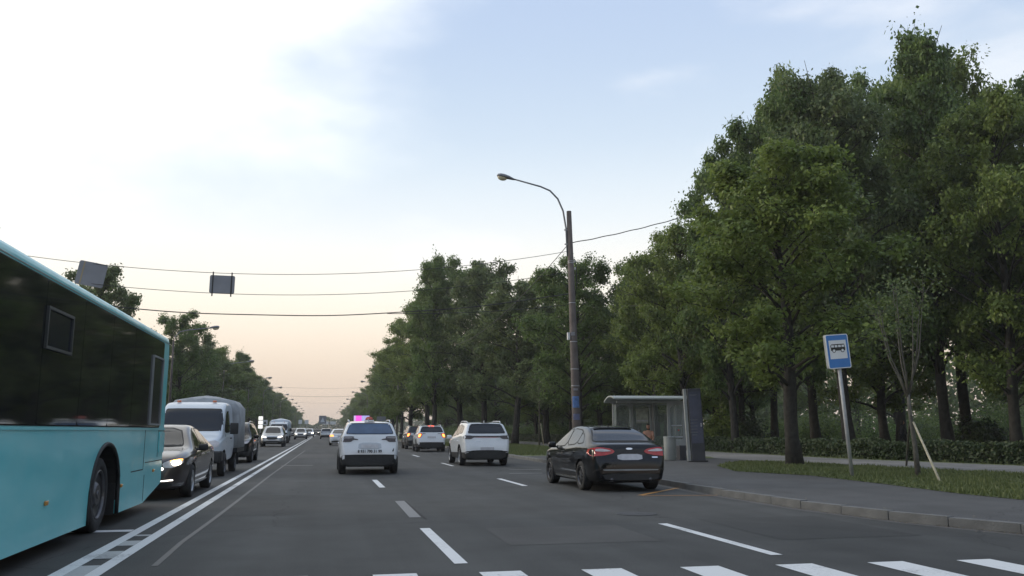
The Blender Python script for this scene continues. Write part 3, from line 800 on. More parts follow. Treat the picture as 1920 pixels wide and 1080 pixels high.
# far wood closing the road
frng = np.random.default_rng(5)
n = 26000
fx = frng.uniform(-190, 190, n); fh = 8.5 + 2.5 * np.sin(fx * .11) + 1.8 * np.sin(fx * .37 + 1); fz = frng.uniform(0, 1, n) ** .8 * fh; fy = 640 + frng.uniform(-8, 8, n)
pos = np.stack([fx, fy, fz], 1); dd = frng.normal(0, 1, (n, 3)); dd /= np.linalg.norm(dd, axis=1, keepdims=True)
uu = np.cross(dd, frng.normal(0, 1, (n, 3))); uu /= np.linalg.norm(uu, axis=1, keepdims=True); vv = np.cross(dd, uu)
s = .75
V_ = np.stack([pos - uu * s, pos + vv * s * .7, pos + uu * s, pos - vv * s * .7], 1)
o = fast_mesh('wood', V_.reshape(-1, 3), 4, frng.uniform(0, .8, n), M['leafC']); tag(o, 'far-off wood closing the end of the road', 'wood', kind='stuff')

# hedge: leafy strip behind the path
def hedge(y0, y1, label, seed, xf, h=.76, wd=1.2, n=9000):
    r = np.random.default_rng(seed)
    e = tag(empty('hedge', (0, 0, LAND - .02)), label, 'hedge')
    bm = bmesh.new(); ys = np.linspace(y0, y1, 14); rows = []
    for y in ys:
        x = xf(y); j = r.uniform(-.06, .06, 6)
        rows.append([bm.verts.new(v) for v in ((x + .12, y, 0), (x + .1 + j[0], y, h * .5), (x + .25 + j[1], y, h - .12 + j[2]), (x + wd - .2 + j[3], y, h - .12 + j[4]), (x + wd - .1, y, h * .5), (x + wd - .12, y, 0))])
    for a, b in zip(rows, rows[1:]):
        for k in range(5): bm.faces.new((a[k], a[k + 1], b[k + 1], b[k]))
    bm.faces.new(rows[0]); bm.faces.new(rows[-1][::-1])
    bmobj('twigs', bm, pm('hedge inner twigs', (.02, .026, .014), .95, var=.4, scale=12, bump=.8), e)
    yy = r.uniform(y0, y1, n); side = r.uniform(0, 1, n)
    xx = np.array([xf(v) for v in yy]); ht = h + .07 * np.sin(yy * 1.7) + .05 * np.sin(yy * 4.1)
    zz = np.where(side < .6, r.uniform(0, 1, n) ** .8 * ht, ht - r.uniform(0, .15, n)); px = np.where(side < .6, xx + r.uniform(-.05, .18, n) + (zz > ht * .85) * .1, xx + r.uniform(0, wd, n))
    pos = np.stack([px, yy, zz], 1); nr = r.normal(0, .6, (n, 3)) + np.array([-.6, 0, .5]); nr /= np.linalg.norm(nr, axis=1, keepdims=True)
    u = np.cross(nr, r.normal(0, 1, (n, 3))); u /= np.linalg.norm(u, axis=1, keepdims=True); v = np.cross(nr, u); s = (r.uniform(.05, .10, n))[:, None]
    V = np.stack([pos - u * s, pos + v * s * .6, pos + u * s, pos - v * s * .6], 1)
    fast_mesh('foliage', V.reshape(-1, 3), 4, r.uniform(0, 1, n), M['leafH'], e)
hx = lambda y: lerpxy(PF, y) + 1.15
hedge(17, 27.4, 'clipped dark hedge at the right edge beside the path', 1, hx, n=12000)
hedge(27.5, 38.4, 'clipped dark hedge behind the bus stop sign and sapling', 2, hx, n=12000)
hedge(38.5, 60, 'clipped dark hedge behind the shelter and totem', 3, hx, n=14000)
hedge(60.2, 130, 'long dark hedge running on along the path in the distance', 4, hx, n=16000)
# shrubs in the park
def shrub(x, y, r0, h, label, seed, group=None, mat='leafB'):
    r = np.random.default_rng(seed); n = 3200
    d = r.normal(0, 1, (n, 3)); d /= np.linalg.norm(d, axis=1, keepdims=True); d[:, 2] = np.abs(d[:, 2])
    k = (1 + .22 * np.sin(d[:, 0] * 5 + seed) + .18 * np.sin(d[:, 1] * 6)) * r.uniform(.55, 1.0, n)
    pos = d * k[:, None] * np.array([r0, r0, h]); nr = d + r.normal(0, .5, (n, 3)); nr /= np.linalg.norm(nr, axis=1, keepdims=True)
    u = np.cross(nr, r.normal(0, 1, (n, 3))); u /= np.linalg.norm(u, axis=1, keepdims=True); v = np.cross(nr, u); s = r.uniform(.08, .15, n)[:, None]
    V = np.stack([pos - u * s, pos + v * s * .6, pos + u * s, pos - v * s * .6], 1)
    e = tag(empty('shrub', (x, y, LAND)), label, 'shrub', group)
    fast_mesh('foliage', V.reshape(-1, 3), 4, r.uniform(0, 1, n), M[mat], e)
    bm = bmesh.new()
    for q in range(5): tube(bm, [(0, 0, -.05), (.4 * r0 * math.cos(q * 1.26), .4 * r0 * math.sin(q * 1.26), h * .6)], [.03, .01], 4)
    bmobj('stem', bm, M['bark'], e)
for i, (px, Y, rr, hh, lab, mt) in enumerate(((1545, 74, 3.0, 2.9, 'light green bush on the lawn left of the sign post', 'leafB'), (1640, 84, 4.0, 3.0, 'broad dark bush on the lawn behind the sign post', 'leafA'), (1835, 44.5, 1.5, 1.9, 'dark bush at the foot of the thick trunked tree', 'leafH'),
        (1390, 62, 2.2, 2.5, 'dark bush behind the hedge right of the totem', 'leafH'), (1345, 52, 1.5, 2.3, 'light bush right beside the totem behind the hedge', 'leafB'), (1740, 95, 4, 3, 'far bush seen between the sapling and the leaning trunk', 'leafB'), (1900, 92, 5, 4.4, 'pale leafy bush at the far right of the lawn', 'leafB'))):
    p = at(px, 807, Y); shrub(p.x, Y, rr, hh, lab, 40 + i, mat=mt)
for k in range(34):
    X = 60 + trng.uniform(0, 26); Y = 45 + k * 4.4
    shrub(X, Y, trng.uniform(2.4, 4.4), trng.uniform(2.2, 4.6), 'bush along the far side of the park lawn', 80 + k, 'bushes along the far side of the park', trng.choice(('leafA', 'leafB', 'leafC')))
for k in range(26):
    shrub(-19 + trng.uniform(-2, 2), 40 + k * 9, 2.6, trng.uniform(2, 3.2), 'undergrowth bush beneath the left roadside trees', 150 + k, 'bushes under the left roadside trees', 'leafA')
for k in range(22):
    shrub(25.5 + trng.uniform(-.5, 2), 84 + k * 8, 2.4, trng.uniform(1.6, 2.6), 'undergrowth bush in the dim wood behind the middle trees', 190 + k, 'bushes under the middle trees', 'leafA')

# leaf litter and grit gathered along the kerb and the edge of the grass
r = np.random.default_rng(77); n = 1500
yy = 8 + 30 * r.uniform(0, 1, n) ** 1.4; sd_ = r.uniform(0, 1, n)
xx = np.array([kx(v) for v in yy]) + np.where(sd_ < .7, -np.abs(r.normal(0, .09, n)) - .01, .2 + np.abs(r.normal(0, .12, n)))
zz = np.where(sd_ < .7, .008, LAND + .006) + r.uniform(0, .006, n); a = r.uniform(0, 6.28, n); s = r.uniform(.008, .024, n)
V_ = np.stack([np.stack([xx + np.cos(a + k * 2.1) * s, yy + np.sin(a + k * 2.1) * s * .8, zz + (k == 1) * .006], 1) for k in range(3)], 1)
o = fast_mesh('leaf_litter', V_.reshape(-1, 3), 3, r.uniform(0, 1, n), leafmat('dry leaf litter', (.07, .055, .035), (.20, .17, .11), .1)); tag(o, 'dry leaf litter and grit along the kerb', 'litter', kind='stuff')
# staked sapling
p = on(1722, 895, LAND)
sp = tag(empty('sapling', (p.x, p.y, LAND)), 'thin young tree with bare grey stems propped by wooden stakes beside the bus stop sign', 'young tree')
bm = bmesh.new(); sr = random.Random(3); tips = []
tube(bm, [(0, 0, -.05), (-.03, 0, .8), (-.10, 0, 1.6), (-.12, 0, 2.2)], [.075, .06, .05, .04], 8)
for k in range(7):
    a = k * .9 + .3; q0 = Vector((-.12, 0, 1.9 + k * .05)); r1 = sr.uniform(.25, .5)
    q1 = q0 + Vector((math.cos(a) * r1, math.sin(a) * r1, 1.1)); q2 = q1 + Vector((math.cos(a) * r1 * .6, math.sin(a) * r1 * .6, sr.uniform(1.2, 2.3)))
    tube(bm, [q0, q0.lerp(q1, .5) + Vector((.03, 0, 0)), q1, q2], [.03, .024, .018, .006], 5)
    for j in range(7):
        t = q1.lerp(q2, sr.random()); e2 = t + Vector((sr.uniform(-.45, .45), sr.uniform(-.45, .45), sr.uniform(.1, .6))); tube(bm, [t, e2], [.009, .004], 3, False); tips.append(e2)
bmobj('trunk', bm, M['barkl'], sp, True)
r = np.random.default_rng(9); T = np.array([tuple(t) for t in tips]); idx = r.integers(0, len(T), 1000); pos = T[idx] + r.normal(0, .15, (1000, 3)); nr = r.normal(0, 1, (1000, 3)); nr /= np.linalg.norm(nr, axis=1, keepdims=True)
u = np.cross(nr, r.normal(0, 1, (1000, 3))); u /= np.linalg.norm(u, axis=1, keepdims=True); v = np.cross(nr, u); s = .05
fast_mesh('crown', np.stack([pos - u * s, pos + v * s * .6, pos + u * s, pos - v * s * .6], 1).reshape(-1, 3), 4, r.uniform(0, 1, 1000), M['leafC'], sp)
a = on(1765, 905, LAND); top = Vector((p.x - .06, p.y - .05, 1.55))
for nm, A, B, lab in (('wooden_stake', a, top, 'pale wooden stake slanting from the sapling down to the right'),
                 ('wooden_stake', on(1699, 873, LAND), Vector((p.x - .10, p.y + .06, 1.5)), 'darker wooden stake propping the sapling from the left')):
    A = Vector((A.x, A.y, LAND - .05)); o = tubeobj(nm, [A, A.lerp(B, .5), B], [.034, .031, .028], M['stake'] if 'pale' in lab else M['barkl'], None, 8)
    tag(o, lab, 'stake')
# second sapling with a stake, left of the hatchback, and a thin one right of the shelter
for px, py, topy, lab in ((1011, 836, 700, 'thin staked sapling on the grass above the black hatchback'), (1355, 842, 660, 'slender young tree in the grass right of the totem')):
    p = on(px, py, LAND); H = at(px, topy, p.y).z
    e = tag(empty('sapling', (p.x, p.y, LAND)), lab, 'young tree')
    bm = bmesh.new(); tube(bm, [(0, 0, -.05), (.03, 0, H * .5), (0, .03, H)], [.06, .045, .015], 6); tp_ = []
    for j in range(16):
        z = H * sr.uniform(.55, 1); aa = sr.uniform(0, 6.28); q = Vector((math.cos(aa) * .7, math.sin(aa) * .7, z + .4)); tube(bm, [(0, 0, z - .1), q], [.015, .005], 3, False); tp_.append(q)
    bmobj('trunk', bm, M['barkl'], e, True)
    T = np.array([tuple(t) for t in tp_]); idx = r.integers(0, len(T), 1300); pos = T[idx] + r.normal(0, .28, (1300, 3)); nr = r.normal(0, 1, (1300, 3)); nr /= np.linalg.norm(nr, axis=1, keepdims=True)
    u = np.cross(nr, r.normal(0, 1, (1300, 3))); u /= np.linalg.norm(u, axis=1, keepdims=True); v = np.cross(nr, u); s = .07
    fast_mesh('crown', np.stack([pos - u * s, pos + v * s * .6, pos + u * s, pos - v * s * .6], 1).reshape(-1, 3), 4, r.uniform(0, 1, 1300), M['leafC'], e)
p = on(1014, 836, LAND)
tag(tubeobj('wooden_stake', [(p.x + .25, p.y, LAND - .05), (p.x, p.y, 1.9)], [.045, .04], M['stake']), 'pale stake leaning on the sapling above the black hatchback', 'stake')

# ================================================================== VEHICLES
def evald_mesh(o):
    dg = bpy.context.evaluated_depsgraph_get(); dg.update()
    return bpy.data.meshes.new_from_object(o.evaluated_get(dg))
def loft_body(sp, paint, parent, wheels, name='body', arch=.37, flat_arch=False):
    """sp: dict of profile curves along y. Returns the body object and its BVH in the vehicle's own space."""
    ks = sorted({round(p[0], 4) for k in ('zt', 'ws') for p in sp[k]})
    ys = []
    for a, b in zip(ks, ks[1:]):
        n = max(2, min(8, int(math.ceil((b - a) / .12)) + 1))
        ys += list(np.linspace(a, b, n, endpoint=False))
    ys.append(ks[-1]); ys = np.array(ys)
    g = {k: pchip(v, ys) for k, v in sp.items() if isinstance(v, list)}
    zr = g['zt'].max()
    bm = bmesh.new(); rows = []
    for i, y in enumerate(ys):
        zb, zt, zl, ws, wr = g['zb'][i], g['zt'][i], g['zbelt'][i], g['ws'][i], g['wr'][i]
        edge = sp.get('edge', .055)
        zl = min(zl, zt - edge - .012); zb = min(zb, zl - .12)
        z6 = zt - edge
        t = min(1, max(0, (z6 - zl) / max(.05, zr - edge - sp.get('beltref', zl))))
        t = min(1, max(0, (z6 - zl) / max(.05, (zr - edge) - zl)))
        w6 = (ws - .055) * (1 - t) + wr * t
        P = [(0, zb), (ws - .16, zb), (ws - .05, zb + .05), (ws - .005, zb + (zl - zb) * .42), (ws, zb + (zl - zb) * .62), (ws - .012, zl - .07 * min(1, (zl - zb))), (ws - .05, zl), (w6, z6), (w6 - .09, zt - .010), (w6 * .45, zt), (0, zt)]
        for _ in range(2):
            Q = [P[0]]
            for a, b in zip(P, P[1:]): Q += [(a[0] * .78 + b[0] * .22, a[1] * .78 + b[1] * .22), (a[0] * .22 + b[0] * .78, a[1] * .22 + b[1] * .78)]
            Q.append(P[-1]); P = Q
        ring = [bm.verts.new((x, y, z)) for x, z in P] + [bm.verts.new((-x, y, z)) for x, z in P[-2:0:-1]]
        rows.append(ring)
    n = len(rows[0])
    for a, b in zip(rows, rows[1:]):
        for k in range(n): bm.faces.new((a[k], a[(k + 1) % n], b[(k + 1) % n], b[k]))
    bm.faces.new(rows[0][::-1]); bm.faces.new(rows[-1])
    o = bmobj(name, bm, [paint, M['plastic']], None, True)
    # wheel wells
    if wheels:
        bm = bmesh.new()
        for (wy, zc, x0, x1, ra) in wheels:
            for s in (-1, 1):
                rr = bmesh.ops.create_cone(bm, cap_ends=True, segments=36, radius1=ra, radius2=ra, depth=x1 - x0)
                bmesh.ops.rotate(bm, verts=rr['verts'], cent=(0, 0, 0), matrix=Matrix.Rotation(math.pi / 2, 3, 'Y'))
                bmesh.ops.translate(bm, verts=rr['verts'], vec=(s * (x0 + x1) / 2, wy, zc))
        c = bmobj('cutter', bm, [paint, M['plastic']])
        c.data.polygons.foreach_set('material_index', [1] * len(c.data.polygons))
        md = o.modifiers.new('b', 'BOOLEAN'); md.object = c; md.operation = 'DIFFERENCE'; md.solver = 'EXACT'
        me = evald_mesh(o); o.modifiers.clear(); old = o.data; o.data = me; bpy.data.meshes.remove(old)
        bpy.data.objects.remove(c, do_unlink=True)
        me.polygons.foreach_set('use_smooth', [True] * len(me.polygons))
        try: me.set_sharp_from_angle(angle=R_(38))
        except Exception: pass
    for p_ in o.data.polygons:
        if p_.center.z < sp.get('clad', 0): p_.material_index = 1
    o.name = name; o.parent = parent
    bm = bmesh.new(); bm.from_mesh(o.data); bvh = BVHTree.FromBMesh(bm); bm.free()
    return o, bvh
def chaikin(poly, n=2, q=.22):
    for _ in range(n):
        Q = []
        for i in range(len(poly)):
            a, b = poly[i], poly[(i + 1) % len(poly)]
            Q += [(a[0] * (1 - q) + b[0] * q, a[1] * (1 - q) + b[1] * q), (a[0] * q + b[0] * (1 - q), a[1] * q + b[1] * (1 - q))]
        poly = Q
    return poly
def panel(name, bvh, poly, side, mat, parent, out=.006, cell=.09, round_=1, depth=.03):
    """thin solid piece lying on the body: poly in (x,z) for rear/front, (y,z) for left/right, (x,y) for top"""
    if name in ('side_window', 'rear_window', 'windscreen') and side != 'top':
        cx_ = (min(p[0] for p in poly) + max(p[0] for p in poly)) / 2; cz_ = (min(p[1] for p in poly) + max(p[1] for p in poly)) / 2
        hw_ = max(p[0] for p in poly) - cx_; hz_ = max(p[1] for p in poly) - cz_; g_ = .022
        panel('window_seal', bvh, [(cx_ + (p[0] - cx_) * (1 + g_ / hw_), cz_ + (p[1] - cz_) * (1 + g_ / hz_)) for p in poly], side, M['seam'], parent, out=.003, cell=cell)
    if round_: poly = chaikin(poly, round_, .18)
    bm = bmesh.new(); f = bm.faces.new([bm.verts.new((p[0], p[1], 0)) for p in poly])
    xs = [p[0] for p in poly]; zs = [p[1] for p in poly]
    for ax, lo, hi in ((0, min(xs), max(xs)), (1, min(zs), max(zs))):
        k = int((hi - lo) / cell)
        for i in range(1, k + 1):
            c = lo + (hi - lo) * i / (k + 1); nn = (1, 0, 0) if ax == 0 else (0, 1, 0)
            bmesh.ops.bisect_plane(bm, geom=bm.verts[:] + bm.edges[:] + bm.faces[:], plane_co=(c if ax == 0 else 0, c if ax == 1 else 0, 0), plane_no=nn)
    D = {'rear': (Vector((0, 1, 0)), lambda u, v: Vector((u, -8, v))), 'front': (Vector((0, -1, 0)), lambda u, v: Vector((u, 8, v))),
         'right': (Vector((-1, 0, 0)), lambda u, v: Vector((4, u, v))), 'left': (Vector((1, 0, 0)), lambda u, v: Vector((-4, u, v))), 'top': (Vector((0, 0, -1)), lambda u, v: Vector((u, v, 6)))}
    d, of = D[side]; bnd = [e for e in bm.edges if e.is_boundary]; vs = list(bm.verts); inner = {}
    for v in vs:
        og = of(v.co.x, v.co.y); loc, nrm, _, dist = bvh.ray_cast(og, d)
        if loc is None or dist > 12:
            loc, nrm, _, dist = bvh.find_nearest(og + d * 6)
        nn = nrm if nrm.dot(d) < 0 else -d
        nn = (nn - d * .6).normalized()
        inner[v] = loc - nn * depth; v.co = loc + nn * out
    vm = {}
    for e in bnd:
        for v in e.verts:
            if v not in vm: vm[v] = bm.verts.new(inner[v])
    for e in bnd:
        a, b = e.verts
        try: bm.faces.new((a, b, vm[b], vm[a]))
        except ValueError: pass
    o = bmobj(name, bm, mat, parent, True)
    try: o.data.set_sharp_from_angle(angle=R_(40))
    except Exception: pass
    return o
def mirror(poly): return [(-a, b) for a, b in poly][::-1]
WH = {}
def make_wheel(r_, wd, style='spoke', rimmat='rim'):
    """wheel (tyre) with a rim child, axis x, outer face +x; returns (tyre mesh, rim mesh)"""
    key = (r_, wd, style, rimmat)
    if key in WH: return WH[key]
    bm = bmesh.new(); n = 40
    prof = [(-wd / 2, r_ * .66), (-wd / 2, r_ * .9), (-wd * .42, r_ * .985), (-wd * .2, r_), (wd * .2, r_), (wd * .42, r_ * .985), (wd / 2, r_ * .9), (wd / 2 + .004, r_ * .78), (wd / 2 - .01, r_ * .67), (wd * .1, r_ * .62)]
    rings = [[bm.verts.new((x, q * math.cos(2 * math.pi * k / n), q * math.sin(2 * math.pi * k / n))) for k in range(n)] for x, q in prof]
    for a, b in zip(rings, rings[1:]):
        for k in range(n): bm.faces.new((a[k], a[(k + 1) % n], b[(k + 1) % n], b[k]))
    bm.faces.new(rings[0])
    bmesh.ops.recalc_face_normals(bm, faces=bm.faces); mt = bpy.data.meshes.new('wheel'); bm.to_mesh(mt); bm.free(); mt.materials.append(M['tyre'])
    mt.polygons.foreach_set('use_smooth', [True] * len(mt.polygons))
    bm = bmesh.new(); ri = r_ * .66
    prof = [(wd / 2 - .012, ri * 1.01), (wd / 2 - .005, ri * .97), (wd / 2 - .03, ri * .92), (wd * .05, ri * .88)]
    rings = [[bm.verts.new((x, q * math.cos(2 * math.pi * k / n), q * math.sin(2 * math.pi * k / n))) for k in range(n)] for x, q in prof]
    for a, b in zip(rings, rings[1:]):
        for k in range(n): bm.faces.new((a[k], a[(k + 1) % n], b[(k + 1) % n], b[k]))
    x1 = wd / 2 - .03
    if style == 'spoke':
        ns = 10
        for k in range(ns):
            a = 2 * math.pi * k / ns; da = .10; w0, w1 = .16, .085
            for s_ in (0,):
                q = [(x1 + .012, .05, a - w0 * 2), (x1 + .012, .05, a + w0 * 2), (x1, ri * .93, a + w1), (x1, ri * .93, a - w1)]
                top = [bm.verts.new((x, rr * math.cos(t), rr * math.sin(t))) for x, rr, t in q]; bot = [bm.verts.new((v.co.x - .03, v.co.y, v.co.z)) for v in top]
                bm.faces.new(top)
                for i in range(4): bm.faces.new((top[i], top[(i + 1) % 4], bot[(i + 1) % 4], bot[i]))
    else:
        a0 = [bm.verts.new((x1 - .02, ri * .9 * math.cos(2 * math.pi * k / n), ri * .9 * math.sin(2 * math.pi * k / n))) for k in range(n)]
        a1 = [bm.verts.new((x1 - .06, ri * .62 * math.cos(2 * math.pi * k / n), ri * .62 * math.sin(2 * math.pi * k / n))) for k in range(n)]
        a2 = [bm.verts.new((x1 + .01, ri * .42 * math.cos(2 * math.pi * k / n), ri * .42 * math.sin(2 * math.pi * k / n))) for k in range(n)]
        for A, B in ((a0, a1), (a1, a2)):
            for k in range(n): bm.faces.new((A[k], A[(k + 1) % n], B[(k + 1) % n], B[k]))
        bm.faces.new(a2)
    rr = bmesh.ops.create_cone(bm, cap_ends=True, segments=20, radius1=.07, radius2=.055, depth=.04)
    bmesh.ops.rotate(bm, verts=rr['verts'], cent=(0, 0, 0), matrix=Matrix.Rotation(math.pi / 2, 3, 'Y')); bmesh.ops.translate(bm, verts=rr['verts'], vec=(x1 + .005, 0, 0))
    # dark brake disc behind
    rr = bmesh.ops.create_cone(bm, cap_ends=True, segments=24, radius1=ri * .6, radius2=ri * .6, depth=.02)
    bmesh.ops.rotate(bm, verts=rr['verts'], cent=(0, 0, 0), matrix=Matrix.Rotation(math.pi / 2, 3, 'Y')); bmesh.ops.translate(bm, verts=rr['verts'], vec=(wd * .05, 0, 0))
    bmesh.ops.recalc_face_normals(bm, faces=bm.faces); mr_ = bpy.data.meshes.new('rim'); bm.to_mesh(mr_); bm.free(); mr_.materials.append(M[rimmat])
    WH[key] = (mt, mr_); return WH[key]
def add_wheels(parent, axles, half, r_=.34, wd=.22, style='spoke', rimmat='rim'):
    mt, mr_ = make_wheel(r_, wd, style, rimmat)
    for y in axles:
        for s in (1, -1):
            wv = bpy.data.objects.new('wheel', mt); link(wv, parent); wv.location = (s * (half - wd / 2), y, r_)
            wv.rotation_euler = (trng.uniform(0, 6), 0, 0 if s > 0 else math.pi)
            rv = bpy.data.objects.new('rim', mr_); link(rv, wv)
def mirror_part(parent, x, y, z, mat, s=1.0):
    bm = bmesh.new(); box(bm, (x, y, z), (.19 * s, .11 * s, .14 * s), bevel=.035 * s); box(bm, (x - math.copysign(.12 * s, x), y, z - .05 * s), (.10, .05, .035))
    return bmobj('door_mirror', bm, mat, parent, True)
def text_mesh(txt, size, name, mat, parent, loc, rot, ext=.002, sx=1.0, bold=False):
    c = bpy.data.curves.new(name, 'FONT'); c.body = txt; c.size = size; c.align_x = 'CENTER'; c.align_y = 'CENTER'; c.extrude = ext; c.space_character = 1.08
    if bold: c.offset = size * .034
    o = bpy.data.objects.new(name, c); COL.objects.link(o); me = evald_mesh(o); bpy.data.objects.remove(o, do_unlink=True)
    me.materials.clear(); me.materials.append(mat)
    t = bpy.data.objects.new(name, me); link(t, parent); t.location = loc; t.rotation_euler = rot; t.scale = (sx, 1, 1); return t

# ---- crossover (SUV) type -------------------------------------------------
def suv(L=4.45, W=1.84, H=1.64, paint='white', label='', cat='car', rear='split', style='spoke', lit=None, front='none', group=None, rimmat='rimd', axles=(-1.32, 1.35), extras=True):
    e = empty('car'); tag(e, label, cat, group)
    h2 = L / 2; k = H / 1.64
    sp = dict(clad=.47,
        zt=[(-h2, .60), (-h2 + .012, .72), (-h2 + .04, .84), (-h2 + .08, 1.0), (-h2 + .12, 1.19), (-h2 + .34, 1.47 * k), (-h2 + .41, 1.575 * k), (-h2 + .62, 1.60 * k), (-.9, 1.635 * k), (-.1, 1.64 * k), (.35, 1.60 * k), (.62, 1.50 * k), (1.22, 1.12), (1.35, 1.08), (1.85, 1.0), (h2 - .12, .90), (h2 - .03, .76), (h2, .60)],
        zb=[(-h2, .27), (-h2 + .12, .25), (-1.7, .24), (-1, .23), (1, .23), (1.7, .25), (h2 - .1, .26), (h2, .34)],
        zbelt=[(-h2, 1.16), (-1.5, 1.17), (0, 1.08), (1.2, .99), (h2, .90)],
        ws=[(-h2, W / 2 - .20), (-h2 + .04, W / 2 - .12), (-h2 + .15, W / 2 - .055), (-h2 + .5, W / 2 - .01), (-.5, W / 2), (1, W / 2 - .005), (1.6, W / 2 - .03), (h2 - .25, W / 2 - .11), (h2 - .06, W / 2 - .24), (h2, W / 2 - .38)],
        wr=[(-h2, W / 2 - .25), (-h2 + .4, W / 2 - .24), (0, W / 2 - .24), (.6, W / 2 - .30), (h2, W / 2 - .36)])
    body, bvh = loft_body(sp, M[paint], e, [(axles[0], .36, W / 2 - .34, W / 2 + .2, .40), (axles[1], .36, W / 2 - .34, W / 2 + .2, .40)])
    add_wheels(e, axles, W / 2 - .005, .345, .225, style, rimmat)
    hw = W / 2
    # glass
    rw = [(-.60, 1.50 * k), (-.54, 1.545 * k), (.54, 1.545 * k), (.60, 1.50 * k), (.71, 1.275), (.66, 1.24), (-.66, 1.24), (-.71, 1.275)]
    panel('rear_window', bvh, rw, 'rear', M['glassb'] if rear == 'taxi' else M['glass'], e, round_=1)
    for s, sd in ((-1, 'left'), (1, 'right')):
        panel('side_window', bvh, [(-1.62, 1.25), (-1.5, 1.44 * k), (-1.02, 1.51 * k), (-1.02, 1.22)], sd, M['glass'], e)
        panel('side_window', bvh, [(-.96, 1.215), (-.96, 1.515 * k), (-.20, 1.52 * k), (-.20, 1.16)], sd, M['glass'], e)
        panel('side_window', bvh, [(-.13, 1.155), (-.13, 1.52 * k), (.30, 1.475 * k), (.86, 1.13), (.60, 1.12)], sd, M['glass'], e)
        arch = lambda cy: [(cy + (.47 if o_ else .405) * math.cos(a), .36 + (.46 if o_ else .40) * math.sin(a)) for o_, rg_ in ((1, np.linspace(-.28, math.pi + .28, 18)), (0, np.linspace(math.pi + .28, -.28, 18))) for a in rg_]
        for ax in axles: panel('arch_trim', bvh, arch(ax), sd, M['plastic'], e, out=.008, round_=0, cell=5)
        panel('sill_trim', bvh, [(axles[0] + .44, .28), (axles[0] + .44, .40), (axles[1] - .44, .40), (axles[1] - .44, .28)], sd, M['plastic'], e, out=.008, round_=0, cell=.3)
        for yy in (-.165, .82, -1.0):
            panel('door_seam', bvh, [(yy, .45), (yy, 1.09), (yy + .012, 1.09), (yy + .012, .45)], sd, M['seam'], e, out=.0015, round_=0, cell=.3)
        for yy in (-.92, -.08): panel('door_handle', bvh, [(yy, .93), (yy, .96), (yy + .17, .96), (yy + .17, .93)], sd, M[paint], e, out=.03, round_=1)
        mirror_part(e, s * (hw + .08), .78, 1.08, M[paint])
        bm = bmesh.new(); tube(bm, [(s * (hw - .29), -1.55, 1.60 * k), (s * (hw - .28), -1.45, 1.655 * k), (s * (hw - .28), -.2, 1.675 * k), (s * (hw - .30), .25, 1.62 * k)], .018, 6)
        bmobj('roof_rail', bm, M['chrome'] if paint == 'black' else M[paint], e, True)
    panel('windscreen', bvh, [(-.58, 1.13), (-.60, 1.2), (-.48, 1.52 * k), (.48, 1.52 * k), (.60, 1.2), (.58, 1.13)], 'front', M['glass'], e)
    # spoiler lip and high stop lamp
    panel('high_stop_lamp', bvh, [(-.16, 1.585 * k), (-.16, 1.612 * k), (.16, 1.612 * k), (.16, 1.585 * k)] if lit != 'brake' else [(-.19, 1.545 * k), (-.19, 1.615 * k), (.19, 1.615 * k), (.19, 1.545 * k)], 'rear', M['lit_brake'] if lit == 'brake' else M['lens_dark'], e, out=.012)
    # lower black bumper, plate
    lb = [(-hw + .14, .29), (-hw + .07, .50), (-hw + .09, .57), (-hw + .20, .61), (hw - .20, .61), (hw - .09, .57), (hw - .07, .50), (hw - .14, .29)]
    if rear == 'bar': lb = [(-hw + .14, .29), (-hw + .08, .48), (-hw + .30, .53), (-.42, .54), (.42, .54), (hw - .30, .53), (hw - .08, .48), (hw - .14, .29)]
    panel('rear_bumper', bvh, lb, 'rear', M['plastic'], e, out=.016, cell=.12)
    if rear != 'taxi': panel('number_plate', bvh, [(-.26, .60), (-.26, .71), (.26, .71), (.26, .60)] if rear == 'bar' else [(-.26, .86), (-.26, .97), (.26, .97), (.26, .86)], 'rear', M['plate'], e, out=.018, round_=0)
    lm = {'brake': 'lit_brake', None: 'lens_dark'}.get(lit, 'lens_red')
    if rear in ('taxi',):
        P = [(-.86, 1.09), (-.82, 1.155), (-.48, 1.16), (-.50, 1.10), (-.36, 1.075), (-.36, 1.055), (-.50, 1.05), (-.58, .985), (-.86, .99)]
        for q in (P, mirror(P)): panel('tail_light', bvh, q, 'rear', M['lens_dark'], e, out=.012)
        for q in ([(-.84, 1.10), (-.81, 1.118), (-.52, 1.122), (-.53, 1.105)],): 
            for z in (q, mirror(q)): panel('light_strip', bvh, z, 'rear', M['lens_clear'], e, out=.018)
        panel('number_plate', bvh, [(-.26, .80), (-.26, .91), (.26, .91), (.26, .80)], 'rear', M['plate'], e, out=.018, round_=0)
        panel('plate_recess', bvh, [(-.36, .77), (-.33, .97), (.33, .97), (.36, .77)], 'rear', M['silver'], e, out=.008)
        text_mesh('8 931 790 31 99', .118, 'phone_number', M['signblack'], e, (0.0, -h2 - .034, .705), (math.pi / 2, 0, 0), ext=.004, sx=.86, bold=True)
        q = [(.68, .70), (.72, .79), (.735, .80), (.73, .70)]; panel('reflector', bvh, q, 'rear', M['seam'], e, out=.01)
    elif rear == 'bar':
        P = [(-.89, 1.02), (-.87, 1.15), (-.66, 1.15), (-.5, 1.135), (.5, 1.135), (.66, 1.15), (.87, 1.15), (.89, 1.02), (.62, 1.01), (.48, 1.085), (-.48, 1.085), (-.62, 1.01)]
        panel('tail_light_bar', bvh, P, 'rear', M['lens_dark'], e, out=.012)
        q = [(-.50, 1.072), (-.50, 1.084), (.50, 1.084), (.50, 1.072)]; panel('light_strip', bvh, q, 'rear', M['lens_red'], e, out=.012)
